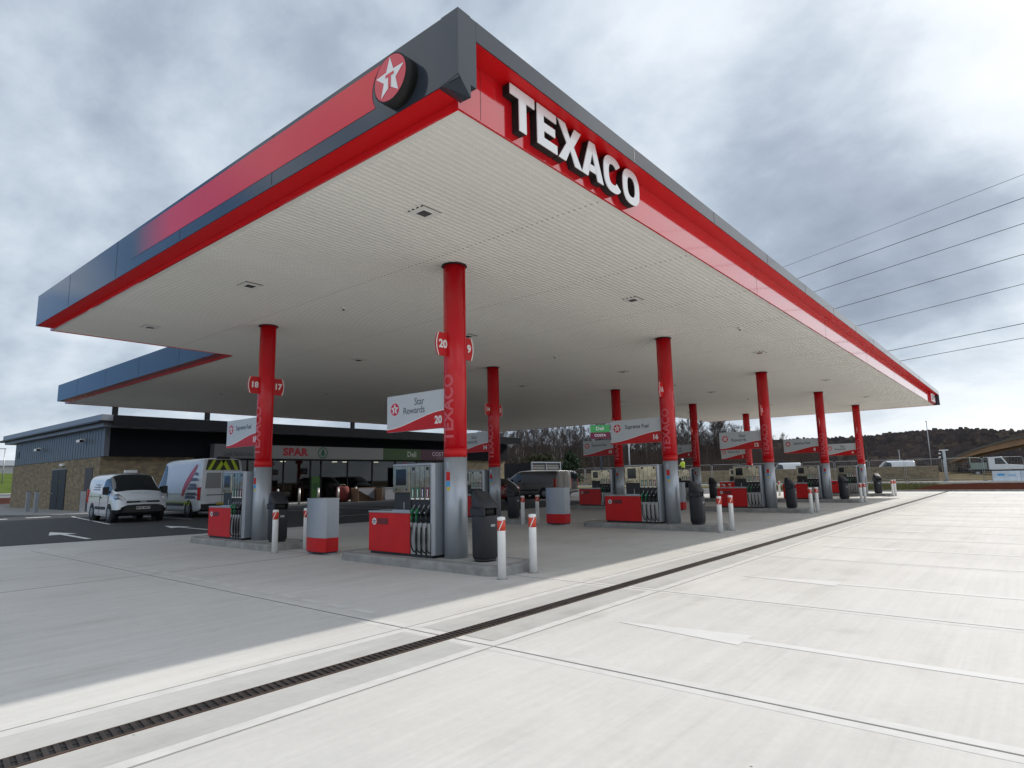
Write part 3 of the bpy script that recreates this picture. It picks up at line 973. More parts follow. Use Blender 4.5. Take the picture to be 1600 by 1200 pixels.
# hanging sign
def make_flag(words, num):
    t = thing('hanging_sign', '', 'sign', (0, 0, 0), 0, 'number signs fixed beside the columns')
    y0, y1, z0, z1 = .20, 1.86, 2.42, 3.13
    b = MB(); b.box(-.035, .035, y0, y1, z0, z1); b.build('panel', mat('sign panel', (.56, .60, .63), .35), t, bevel=.004)
    # wave on both faces
    for sg in (-1, 1):
        xx = sg * .0375
        yy = lambda u_: y0 + (y1 - y0) * u_
        curve = []
        for k in range(25):
            u_ = k / 24
            s5 = (1 - u_); w = s5 * s5 * (3 - 2 * s5)
            curve.append((yy(u_), z0 + .05 + .27 * w))
        b = MB()
        for k in range(24):
            (ya, za), (yb, zb_) = curve[k], curve[k + 1]
            b.poly([(xx, ya, z0), (xx, yb, z0), (xx, yb, zb_), (xx, ya, za)])
        b.build('wave', REDP, t)
        b = MB()
        for k in range(24):
            (ya, za), (yb, zb_) = curve[k], curve[k + 1]
            b.poly([(xx, ya, za), (xx, yb, zb_), (xx, yb, zb_ + .018), (xx, ya, za + .018)])
        if sg < 0:
            put_text(b, num, .19, (xx - .001, y0 + .20, z0 + .15), (0, -1, 0), (0, 0, 1), bold=.008)
        b.build('white_line', TEXTW, t)
    xx = -.0365
    b = MB()
    if words == 'Star':
        put_text(b, 'Star', .19, (xx, y0 + .72, z1 - .17), (0, -1, 0), (0, 0, 1), spacing=.92)
        put_text(b, 'Rewards', .19, (xx, y0 + .87, z1 - .33), (0, -1, 0), (0, 0, 1), spacing=.92)
        org = (xx, y1 - .24, z1 - .27)
    else:
        put_text(b, 'Supreme Fuel', .165, (xx, y0 + .78, z1 - .22), (0, -1, 0), (0, 0, 1), bold=.003, sx=.86)
        org = (xx, y1 - .22, z1 - .24)
    b.build('lettering', TEXTD, t)
    star_logo(t, org, (0, -1, 0), (0, 0, 1), (-1, 0, 0), .125)
    b = MB(); b.box(-.02, .02, .15, .20, 2.5, 2.56); b.box(-.02, .02, .15, .20, 3.0, 3.06); b.build('bracket', SILV2, t)
    return t

# ------------------------------------------------------------------ pumps
def make_pump(pumpno):
    t = thing('fuel_pump', '', 'fuel pump', (0, 0, 0), 0, 'red and silver fuel pumps on the islands')
    X = .36
    b = MB(); b.box(-X + .03, X - .03, .25, 1.94, .15, .20); b.build('plinth', BLK, t)
    for sg in (-1, 1):
        b = MB(); b.box(min(sg * X, sg * (X - .12)), max(sg * X, sg * (X - .12)), .80, 1.97, .20, .90); b.build('red_panel', REDP, t, bevel=.01)
        star_logo(t, (sg * (X + .001), 1.80, .74), (0, -1 if sg < 0 else 1, 0), (0, 0, 1), (sg, 0, 0), .062, disc=TEXTW, star=NAVY, tee=TEXTW, ring=False)
        b = MB(); b.box(*sorted((sg * (X + .001), sg * (X + .003))), 1.40, 1.71, .69, .80); b.build('label_strip', mat('strip', (.13, .008, .01), .4), t)
    b = MB(); b.box(-X + .121, X - .121, .78, 1.96, .20, .88); b.build('core', BLK, t)
    b = MB(); b.box(-X, X, 1.28, 1.99, .901, .935); b.box(-X - .01, X + .01, .80, 1.28, .901, .965); b.build('worktop', SILV2, t, bevel=.01)
    b = MB(); b.box(-.015, .015, 1.02, 1.05, .966, 1.10); b.box(-X + .03, -X + .06, .98, 1.01, .966, 1.10); b.build('squeegee', WHITE, t)
    # end column of sheet metal
    b = MB(); b.loft([[(-X, .235, z_), (-X + .06, .205, z_), (X - .06, .205, z_), (X, .235, z_), (X, .262, z_), (-X, .262, z_)] for z_ in (.20, 1.78)], smooth=False); b.build('end_panel', SILV2, t)
    # core of the tall cabinet
    b = MB(); b.box(-.24, .24, .263, 1.26, .201, 1.74); b.build('cabinet', BLK, t)
    b = MB(); b.box(-X, X, .2625, 1.27, 1.745, 1.785); b.build('cap', SILV2, t, bevel=.008)
    for sg in (-1, 1):
        xf = sg * X
        def bx(b_, xa, xb, *r): b_.box(min(sg * xa, sg * xb), max(sg * xa, sg * xb), *r)
        # price and grade display over the nozzles
        b = MB(); bx(b, .241, X, .27, .80, 1.14, 1.742); b.build('display_panel', MIRR, t, bevel=.006)
        for k in range(4):
            ya = .285 + k * .128
            b = MB(); bx(b, X + .001, X + .004, ya + .02, ya + .085, 1.185, 1.36)
            lp_ = b.build('grade_label', [mat('label maroon', (.16, .01, .05), .3), mat('label navy', (.02, .025, .07), .3), mat('label green', (.01, .14, .07), .3), mat('label green', (.01, .14, .07), .3)][k], t)
            b = MB(); bx(b, X + .0045, X + .007, ya + .042, ya + .060, 1.20, 1.33); bx(b, X + .001, X + .006, ya + .012, ya + .093, 1.15, 1.178)
            b.build('grade_text', TEXTW, lp_)
        b = MB()
        for k in range(4):
            ya = .285 + k * .128
            bx(b, X + .001, X + .0035, ya - .006, ya - .002, 1.15, 1.735)
        bx(b, X + .001, X + .0035, .31, .37, 1.66, 1.72); bx(b, X + .001, X + .0035, .68, .74, 1.66, 1.72)
        put_ = b.build('divider', BLK, t)
        # screen housing
        b = MB(); bx(b, .241, X + .012, .805, 1.26, 1.27, 1.742); b.build('screen_housing', MIRR, t, bevel=.01)
        b = MB(); bx(b, X + .013, X + .017, .90, 1.17, 1.40, 1.69); b.build('screen', SCR, t)
        b = MB(); bx(b, X + .013, X + .017, .87, .90, 1.31, 1.345); bx(b, X + .013, X + .017, 1.16, 1.19, 1.31, 1.345); b.build('button', BLK, t)
        b = MB(); bx(b, .241, X - .03, .805, 1.26, .966, 1.268); b.build('keypad_panel', BLK, t)
        # nozzle boot
        b = MB(); bx(b, .241, X - .04, .27, .80, .74, 1.135); b.build('nozzle_boot', BLK, t)
        b = MB(); bx(b, .241, X - .02, .27, .80, .201, .738); b.build('hose_panel', mat('hose panel', (.42, .43, .42), .35, metal=.5), t)
        for k in range(4):
            yk = .735 - k * .128
            gcol = GRN if k < 2 else BLK
            xo = X - .005
            b = MB()
            b.tube([(sg * (xo - .02), yk + .02, .86), (sg * (xo + .02), yk, .93), (sg * (xo + .02), yk - .03, .99)], [.022, .034, .026], 8)
            b.tube([(sg * (xo - .0), yk + .03, .76), (sg * (xo + .01), yk + .02, .87)], .018, 8)
            nz_ = b.build('nozzle', gcol, t)
            b = MB(); b.tube([(sg * (xo + .02), yk - .03, .99), (sg * (xo - .01), yk - .055, 1.06)], .011, 6); b.tube([(sg * xo, yk + .03, .66), (sg * xo, yk + .03, .755)], .017, 8)
            b.tube([(sg * (xo + .055), yk + .01, .925), (sg * (xo + .058), yk + .01, .925)], .018, 10); b.build('spout', RIM, nz_)
            b = MB()
            pts = []
            for q in range(13):
                u_ = q / 12
                z_ = .66 - .44 * math.sin(u_ * math.pi / 2 * 1.0) if u_ < 1 else .22
                pts.append((sg * (xo + .03 * math.sin(u_ * math.pi)), yk + .03 - .10 * (1 - math.cos(u_ * math.pi / 2)), .66 - .42 * math.sin(u_ * math.pi / 2)))
            b.tube(pts, .0135, 7)
            b.tube([(sg * (xo), yk - .095, .20), (sg * xo, yk - .095, .74)], .012, 7)
            b.build('hose', BLKR, t)
    return t

# ------------------------------------------------------------------ small island furniture
def make_bin():
    t = thing('litter_bin', '', 'bin', (0, 0, 0), 0, 'black litter bins on the islands')
    rx, ry = .195, .18
    def rr(sx, sy, z_, n=28, pw=3.0, cx=0, cy=0):
        out = []
        for k in range(n):
            a_ = 2 * math.pi * k / n; c_, s_ = math.cos(a_), math.sin(a_)
            out.append((cx + sx * math.copysign(abs(c_) ** (2 / pw), c_), cy + sy * math.copysign(abs(s_) ** (2 / pw), s_), z_))
        return out
    b = MB(); b.loft([rr(rx - .03, ry - .03, 0), rr(rx - .02, ry - .02, .05)]); b.build('base', BLK, t)
    b = MB(); b.loft([rr(rx - .015, ry - .015, .05), rr(rx, ry, .08), rr(rx + .005, ry + .005, .70), rr(rx, ry, .74)]); b.build('body', BINM, t)
    # recessed throat and sloping hood
    b = MB(); b.loft([rr(rx - .05, ry - .05, .741), rr(rx - .05, ry - .05, .86)]); b.build('opening', GAP, t)
    b = MB(); b.box(-rx, -rx + .03, -ry + .02, ry - .02, .741, .87); b.box(rx - .03, rx, -ry + .06, ry - .02, .741, .87); b.box(-rx + .05, rx - .05, ry - .04, ry - .01, .741, .87); b.build('side_post', BINM, t, bevel=.008)
    def hood(z_, k, lean):
        return [(p_[0], p_[1], z_ + lean * (p_[1] + ry) / (2 * ry)) for p_ in rr(rx * k, ry * k, 0)]
    b = MB(); b.loft([hood(.855, 1.03, 0.0), hood(.875, 1.05, .04), hood(.885, 1.03, .12), hood(.90, .97, .20), hood(.915, .82, .26), hood(.935, .5, .27)]); b.build('hood', BINM, t)
    b = MB(); b.box(-.05, .05, -ry - .004, -ry + .01, .56, .60); b.build('plate', SILV2, t)
    return t

def make_bollard():
    t = thing('bollard', '', 'bollard', (0, 0, 0), 0, 'white bollards with red bands guarding the islands')
    r_ = .062
    b = MB(); b.loft([capsule(r_, r_, 0, 20), capsule(r_, r_, .895, 20), capsule(r_ * .95, r_ * .95, .91, 20), capsule(r_ * .5, r_ * .5, .916, 20)]); b.build('post', WHITE, t)
    b = MB(); b.loft([capsule(r_ + .0015, r_ + .0015, .71, 20), capsule(r_ + .0015, r_ + .0015, .87, 20)]); rbn = b.build('band', ORNG, t)
    b = MB()   # slanted white flashes
    for a0 in (215, 335, 95):
        for k in range(6):
            u0, u1 = k / 6, (k + 1) / 6
            def pt(u_, w_):
                an = R(a0 - 30 + 62 * u_ + w_); rr_ = r_ + .003
                return (rr_ * math.cos(an), rr_ * math.sin(an), .715 + .15 * u_)
            b.poly([pt(u0, -7), pt(u0, 7), pt(u1, 7), pt(u1, -7)])
        for k in range(3):
            an0, an1 = R(a0 - 50 + k * 28), R(a0 - 50 + (k + 1) * 28); rr_ = r_ + .003
            b.poly([(rr_ * math.cos(an0), rr_ * math.sin(an0), .858), (rr_ * math.cos(an1), rr_ * math.sin(an1), .858), (rr_ * math.cos(an1), rr_ * math.sin(an1), .868), (rr_ * math.cos(an0), rr_ * math.sin(an0), .868)])
    b.build('flash', TEXTW, rbn)
    b = MB(); b.loft([capsule(r_ + .03, r_ + .03, .0, 16), capsule(r_ + .015, r_ + .015, .006, 16)]); b.build('foot', KERB, t)
    return t

def make_island():
    t = thing('pump_island', '', 'kerb island', (0, 0, 0), 0, 'raised concrete pump islands')
    def outline(hw, ya, yb, r_, z_):
        out = []
        for cx, cy, a0 in ((hw - r_, ya + r_, -90), (hw - r_, yb - r_, 0), (-hw + r_, yb - r_, 90), (-hw + r_, ya + r_, 180)):
            for k in range(7):
                a_ = R(a0 + 90 * k / 6); out.append((cx + r_ * math.cos(a_), cy + r_ * math.sin(a_), z_))
        return out
    b = MB(); b.loft([outline(.56, -1.45, 2.75, .30, 0), outline(.55, -1.44, 2.74, .30, .11), outline(.53, -1.42, 2.72, .29, .148), outline(.50, -1.39, 2.69, .28, .15)], smooth=False); b.build('kerb', KERB, t)
    b = MB(); b.poly(outline(.40, -1.26, 2.56, .22, .1515)); b.build('infill', mat('island infill', (.40, .40, .38), .85, var=.2, vscale=3), t)
    return t

def make_service():
    t = thing('service_cabinet', '', 'cabinet', (0, 0, 0), 0, 'silver and red cabinets between the islands')
    def prof(z_, e=0):
        pts = []
        n = 12
        for k in range(n + 1):
            u_ = -1 + 2 * k / n
            pts.append((-.15 - .06 * (1 - u_ * u_) - e, u_ * (.36 + e), z_))
        for k in range(n + 1):
            u_ = 1 - 2 * k / n
            pts.append((.15 + .06 * (1 - u_ * u_) + e, u_ * (.36 + e), z_))
        return pts
    b = MB(); b.loft([prof(.03, -.02), prof(.06, -.02)], smooth=False); b.build('plinth', BLK, t)
    b = MB(); b.loft([prof(.06), prof(.34)], smooth=False); b.build('lower_panel', REDP, t)
    b = MB(); b.loft([prof(.341), prof(1.13)], smooth=False); b.build('upper_panel', SILV2, t)
    b = MB(); b.loft([prof(1.131, .006), prof(1.15, .006)], smooth=False); b.build('lid', SILV, t)
    b = MB(); b.box(-.1, .1, -.36, -.2, 0, .03); b.box(-.1, .1, .2, .36, 0, .03); b.build('foot', SILV2, t)
    return t

isl0, pump0, bin0, bol0, sv0 = make_island(), make_pump(''), make_bin(), make_bollard(), make_service()
protos = {id(isl0): False, id(pump0): False, id(bin0): False, id(bol0): False, id(sv0): False}
def place(o, loc, label, rz=0.0):
    if not protos[id(o)]:
        protos[id(o)] = True; c_ = o
    else:
        c_ = copy_tree(o)
    c_.location = loc; c_.rotation_euler = (0, 0, rz); c_['label'] = label
    return c_
NUMS = {1: ['20', '16', '12', '8', '4'], 2: ['18', '14', '10', '6', '2']}
NX = ['front left', 'second', 'third', 'fourth', 'far right']
for row, cy in ((1, 3.59), (2, 10.197)):
    dyy = .27 if row == 1 else .12
    for i in range(5):
        cx = 3.535 + 8.56 * i
        n = NUMS[row][i]; odd = str(int(n) - 1)
        words = 'Star' if (i + (row - 1)) % 2 == 0 else 'Supreme'
        W1 = ['nearest', 'second nearest', 'middle', 'second farthest', 'farthest'][i]; W2 = 'drain side row' if row == 1 else 'shop side row'
        c_ = make_column(n, odd); c_.location = (cx, cy, 0); c_['label'] = '%s red column of the %s, silver foot, tab numbered %s' % (W1, W2, n)
        f_ = make_flag(words, n); f_.location = (cx, cy, 0)
        f_['label'] = '%s white and red sign of the %s, reading %s %s' % (W1, W2, 'Star Rewards' if words == 'Star' else 'Supreme Fuel', n)
        place(isl0, (cx, cy, 0), '%s raised concrete island of the %s, rounded ends' % (W1, W2))
        place(pump0, (cx, cy, 0), '%s red and silver fuel pump of the %s, below sign %s' % (W1, W2, n))
        rz = [0, .0, .0, -.5, -.9][i] if row == 1 else [0, .1, .2, -.2, -.2][i]
        place(bin0, (cx - .08, cy - 1.02 + dyy, .15), '%s black hooded litter bin of the %s' % (W1, W2), rz)
        place(bol0, (cx - .60, cy - 1.83 + dyy, 0), 'left bollard of the %s white pair in the %s' % (W1, W2))
        place(bol0, (cx + .14, cy - 1.85 + dyy, 0), 'right bollard of the %s white pair in the %s' % (W1, W2))
        if row == 1 and i < 4:
            place(sv0, (cx - .12, cy + 3.85, 0), '%s silver cabinet with a red base, between the two island rows' % W1)

# ------------------------------------------------------------------ shop
shop = thing('shop_building', 'low stone and dark metal clad shop with a flat stepped roof behind the pumps', 'shop')
SX0, SX1, SY0, SY1 = 8.3, 44.4, 37.2, 56.3
def bx(nm, m, r, parent=shop, bevel=0): b = MB(); b.box(*r); return b.build(nm, m, parent, bevel)
b = MB(); b.box(SX0, 13.6, SY0, SY0 + .35, 0, 3.201); b.box(SX0, SX0 + .35, SY0 + .351, SY1, 0, 3.201); b.box(36.2, SX1, SY0, SY0 + .35, 0, 3.201); b.box(SX1 - .35, SX1, SY0 + .351, SY1, 0, 3.201); b.box(SX0 + .351, SX1 - .351, SY1 - .35, SY1, 0, 3.201)
wall_ = b.build('stone_wall', STONE, shop)
b = MB(); b.box(SX0 + .03, SX0 + .3, SY0 - .35, SY1 - .1, 3.20, 4.85); b.build('side_cladding', CLAD, shop)
b = MB()
y = SY0 + .2
while y < SY1 - .3:
    b.box(SX0 + .015, SX0 + .0295, y, y + .02, 3.22, 4.82); y += .5
b.build('cladding_seam', CLAD, shop)
b = MB(); b.box(SX0 + .301, SX1, SY0 - .36, SY0 + .3, 3.202, 4.855); b.build('front_cladding', CLADK, shop)
b = MB(); b.box(SX0 - .02, SX0 + .3, SY0 - .05, SY1 - .05, 3.171, 3.199); b.build('flashing', GREYD, shop)
# stepped roof
b = MB(); b.box(7.95, SX1 + .6, 36.0, 57.9, 4.86, 5.07); b.build('lower_eaves', ROOFM, shop)
b = MB(); b.box(7.6, SX1 + .9, 35.7, 59.0, 5.075, 5.16); b.build('eaves_ledge', GREYD, shop)
b = MB(); b.box(7.72, SX1 + .6, 35.6, 57.4, 5.165, 5.50); b.build('roof', ROOFM, shop)
b = MB(); b.box(8.3, SX1 + .62, 35.55, 35.598, 4.86, 5.49); b.build('front_band', CLADK, shop)  # dark strip carrying the canopy shade on the roof front in its colour
# side door
d = bx('door', mat('black door', (.006, .006, .009), .5), (SX0 - .04, SX0 - .001, 43.2, 46.1, .02, 2.6))
b = MB(); b.box(SX0 - .055, SX0 - .041, 44.62, 44.66, .05, 2.55); b.build('meeting_stile', GREYP, d)
b = MB(); b.box(SX0 - .10, SX0 - .041, 45.5, 45.7, 1.08, 1.12); b.build('handle', SILV, d)
b = MB(); b.box(SX0 - .045, SX0 - .0411, 44.2, 44.45, 1.75, 1.95); b.build('notice', GREYP, d)
bx('lintel', KERB, (SX0 - .03, SX0 - .001, 43.1, 46.2, 2.61, 2.70))
d = bx('door', mat('brown door', (.05, .035, .03), .5), (SX0 - .03, SX0 - .001, 38.3, 39.6, .02, 2.6))
b = MB(); b.box(SX0 - .06, SX0 - .031, 38.4, 38.45, 1.0, 1.15); b.build('handle', SILV, d)
bx('door_lamp', WHITE, (SX0 - .2, SX0 - .001, 43.6, 44.1, 2.82, 2.98), bevel=.03)
bx('vent', GREYD, (SX0 - .0, SX0 + .0295, 55.0, 55.6, 3.7, 4.2))
# glass shop front
GL = bpy.data.materials.new('shop glass'); GL.use_nodes = True
nd, lk = GL.node_tree.nodes, GL.node_tree.links
nd.clear()
o_ = N(nd, 'ShaderNodeOutputMaterial'); mxs = N(nd, 'ShaderNodeMixShader'); tr1 = N(nd, 'ShaderNodeBsdfTransparent'); gls = N(nd, 'ShaderNodeBsdfGlossy', Roughness=.02)
tr1.inputs[0].default_value = (.40, .43, .45, 1)
fz = N(nd, 'ShaderNodeFresnel', IOR=1.5); lk.new(fz.outputs[0], mxs.inputs[0]); lk.new(tr1.outputs[0], mxs.inputs[1]); lk.new(gls.outputs[0], mxs.inputs[2]); lk.new(mxs.outputs[0], o_.inputs[0])
b = MB(); b.box(13.65, 36.15, SY0 + .1, SY0 + .12, .1, 3.05); b.build('shopfront_glass', GL, shop)
b = MB()
for x in (13.62, 15.4, 17.2, 19.0, 19.9, 22.1, 23.0, 25.4, 27.8, 30.2, 32.6, 34.9, 36.1): b.box(x - .04, x + .04, SY0 + .04, SY0 + .16, .0, 3.1)
b.box(13.6, 36.2, SY0 + .03, SY0 + .17, 3.051, 3.2); b.box(13.6, 36.2, SY0 + .03, SY0 + .17, 0.0, .099)
b.build('shopfront_frame', GREYD, shop)
INT = mat('interior dark', (.07, .065, .06), .8); 
b = MB(); b.box(13.6, 36.2, 44, 44.1, 0, 3.1); b.box(13.5, 13.59, 37.4, 44, 0, 3.1); b.box(36.21, 36.3, 37.4, 44, 0, 3.1); b.box(13.6, 36.2, 37.6, 44, 3.101, 3.15); b.box(13.6, 36.2, 37.4, 44, .02, .05)
b.build('interior_shell', INT, shop)
b = MB()
for i in range(9):
    x = 14.6 + i * 2.3
    b.box(x, x + 1.7, 41.0, 41.5, .05, 1.6); b.box(x, x + 1.7, 40.6, 41.0, .3 + .0, .34); b.box(x, x + 1.7, 40.6, 41.0, .9, .94)
b.build('shelf_unit', mat('shelf', (.14, .14, .15), .6), shop)
b = MB()
random.seed(3)
for i in range(9):
    for q in range(10):
        x = 14.65 + i * 2.3 + q * .165; h_ = .18 + random.random() * .14; z_ = .341 if q % 2 else .941
        b.cur = random.randrange(4); b.box(x, x + .13, 40.65, 40.95, z_, z_ + h_)
b.build('goods', [WHITE, REDP, GRN, STY], shop)
b = MB()
for x in (21.0, 25.6, 26.6, 29.8): b.box(x, x + .35, 39.5, 39.7, 3.04, 3.09)
b.build('ceiling_lamp', mat('lit lamp', (1, .9, .7), .5, emit=((1, .86, .6), 4.0)), shop)
bx('poster', mat('poster green', (.05, .14, .03), .4), (22.2, 22.9, SY0 + .06, SY0 + .09, .3, 1.9))
bx('poster', REDP, (14.0, 14.5, SY0 + .06, SY0 + .09, .9, 2.4))
bx('poster', REDP, (31.0, 31.6, SY0 + .06, SY0 + .09, 1.7, 2.9))
b = MB(); b.tube([(22.55, SY0 + .055, 1.15), (22.55, SY0 + .059, 1.15)], .28, 20); b.build('poster_disc', mat('disc green', (.02, .08, .02), .5), shop)
# sign band
SB0, SB1, SYF = 3.14, 4.05, 36.1
def seg(x0, x1, m): return bx('sign_panel', m, (x0, x1, SYF, SYF + .6, SB0, SB1))
s1 = seg(14.33, 17.0, mat('sign grey', (.12, .12, .125), .4)); s2 = seg(17.003, 27.95, mat('shaded sign white', (.20, .195, .185), .4)); s3 = seg(27.953, 32.0, mat('shaded sign green', (.032, .065, .012), .4)); s4 = seg(32.003, 36.2, mat('shaded sign maroon', (.055, .008, .02), .4))  # panel colours darkened for the deep shade under the canopy
b = MB(); put_text(b, 'Leeds Skelton Lake', .42, (15.95, SYF - .003, 3.42), (1, 0, 0), (0, 0, 1), bold=.004, sx=.62); b.build('lettering', TEXTD, s1)
b = MB(); put_text(b, 'SPAR', .72, (20.1, SYF - .004, 3.60), (1, 0, 0), (0, 0, 1), bold=.04, sx=1.12, spacing=1.08); b.build('lettering', mat('sign red', (.30, .012, .03), .35), s2)
b = MB(); b.poly([(22.35 + .42 * math.cos(t), SYF - .004, 3.60 + .42 * math.sin(t)) for t in [2 * math.pi * k / 36 for k in range(36)]]); r1 = b.build('emblem_ring', mat('emblem green', (.01, .09, .05), .4), s2)
b = MB(); b.poly([(22.35 + .34 * math.cos(t), SYF - .008, 3.60 + .34 * math.sin(t)) for t in [2 * math.pi * k / 36 for k in range(36)]]); b.build('emblem_field', MATS['shaded sign white'], r1)
b = MB()
for zz_, w_ in ((3.68, .16), (3.54, .22), (3.40, .28)): b.poly([(22.35 - w_, SYF - .012, zz_), (22.35 + w_, SYF - .012, zz_), (22.35, SYF - .012, zz_ + .22)])
b.poly([(22.30, SYF - .012, 3.30), (22.40, SYF - .012, 3.30), (22.40, SYF - .012, 3.40), (22.30, SYF - .012, 3.40)])
b.build('emblem_tree', MATS['emblem green'], r1)
b = MB(); put_text(b, 'Deli', .62, (31.0, SYF - .004, 3.60), (1, 0, 0), (0, 0, 1), bold=.02); b.build('lettering', mat('sign lettering pale', (.30, .34, .28), .4), s3)
b = MB(); put_text(b, 'COSTA', .50, (34.2, SYF - .004, 3.66), (1, 0, 0), (0, 0, 1), bold=.012, spacing=1.1); put_text(b, 'COFFEE', .16, (34.2, SYF - .004, 3.33), (1, 0, 0), (0, 0, 1), spacing=1.6); b.build('lettering', mat('sign lettering rose', (.45, .30, .34), .4), s4)
bx('canopy_soffit', GREYD, (13.6, 36.2, SYF + .601, SY0 + .35, SB0 - .05, SB0 + .02))
# wall cameras and lamps (lift off things)
for (y, z, l) in ((40.2, 4.35, 'near the front corner'), (49.2, 4.2, 'midway along the side wall')):
    t = thing('wall_camera', 'small pale security camera on the shop side cladding, %s' % l, 'camera', (SX0 + .015, y, z), 0, 'cameras on the shop side wall')
    b = MB(); b.box(-.25, 0, -.04, .04, -.04, .04); b.build('arm', WHITE, t); b = MB(); b.box(-.45, -.2, -.5, .08, -.22, -.041); b.build('housing', WHITE, t, bevel=.03); b = MB(); b.box(-.42, -.23, -.52, -.501, -.2, -.07); b.build('lens', SCR, t)

# objects in front of the shop
for j, (x, y, h_, l) in enumerate(((6.4, 43.05, 1.25, 'left of the black door'), (6.38, 41.2, 1.25, 'right in front of the black door'), (7.35, 36.4, 1.25, 'behind the rear wheel of the small van'))):
    t = thing('square_bollard', 'grey square steel bollard %s' % l, 'bollard', (x, y, 0), 0, 'square bollards beside the shop')
    b = MB(); b.box(-.1, .1, -.1, .1, 0, h_); b.build('post', SILV2, t, bevel=.01); b = MB(); b.box(-.104, .104, -.104, .104, h_ + .001, h_ + .02); b.build('cap', GREYP, t)
for j, x in enumerate((17.4, 18.95, 20.4, 22.0, 23.5)):
    t = thing('steel_bollard', 'pale round bollard before the shop glass, %s from the left' % ['first', 'second', 'third', 'fourth', 'fifth'][j], 'bollard', (x, 33.6, 0), 0, 'bollards before the shop entrance')
    b = MB(); b.tube([(0, 0, 0), (0, 0, 1.05)], .075, 14); b.build('post', mat('stainless', (.45, .44, .42), .35, metal=.4), t); b = MB(); b.tube([(0, 0, 1.051), (0, 0, 1.08)], [.075, .05], 14); b.build('cap', SILV, t)
t = thing('display_crate', 'brown boarded crate with a pale slanting panel outside the shop window', 'crate', (24.3, 34.0, 0))
b = MB(); b.box(-.9, 1.3, 0, .06, .0, 1.0); b.box(-.9, -.84, -.8, -.001, 0, .95); b.box(1.24, 1.3, -.8, -.001, 0, .95); b.build('board', mat('ply board', (.20, .12, .075), .8, var=.2), t)
b = MB(); b.prism([(-.6, -.12, .93), (1.1, -.12, .93), (1.1, -.12, .1)], (0, .08, 0)); b.build('slanting_panel', mat('pale panel', (.30, .32, .36), .6), t)
t = thing('bulk_bag', 'dull red builders bag slumped beside the brown crate', 'bag', (22.9, 34.3, .05))
b = MB(); b.loft([[(.45 * k_ * math.cos(a_) * (1 + .06 * math.sin(3 * a_)), .42 * k_ * math.sin(a_) * (1 + .07 * math.cos(4 * a_)), z_ + .03 * math.sin(5 * a_)) for a_ in [2 * math.pi * q / 20 for q in range(20)]] for k_, z_ in ((.9, 0), (1.08, .3), (1.1, .7), (.95, 1.0), (.7, 1.06))]); b.build('sack', mat('red sacking', (.22, .04, .035), .9, var=.3, bump=.6, bscale=12), t)
b = MB(); b.tube([(-.3, 0, 1.0), (-.2, 0, 1.2), (.15, 0, 1.2), (.3, 0, 1.0)], .02, 6); b.build('handle', mat('strap', (.3, .28, .2), .9), t)
t = thing('white_box', 'white storage box with a dark printed patch outside the shop window', 'box', (27.0, 33.9, 0))
b = MB(); b.box(-.9, .9, -.4, .4, .03, .88); b.build('box', mat('box white', (.36, .38, .42), .5), t, bevel=.02); b = MB(); b.box(.3, .75, -.405, -.401, .15, .5); b.build('print', GREYP, t); b = MB(); b.box(-.92, .92, -.42, .42, .881, .93); b.build('lid', MATS['box white'], t)

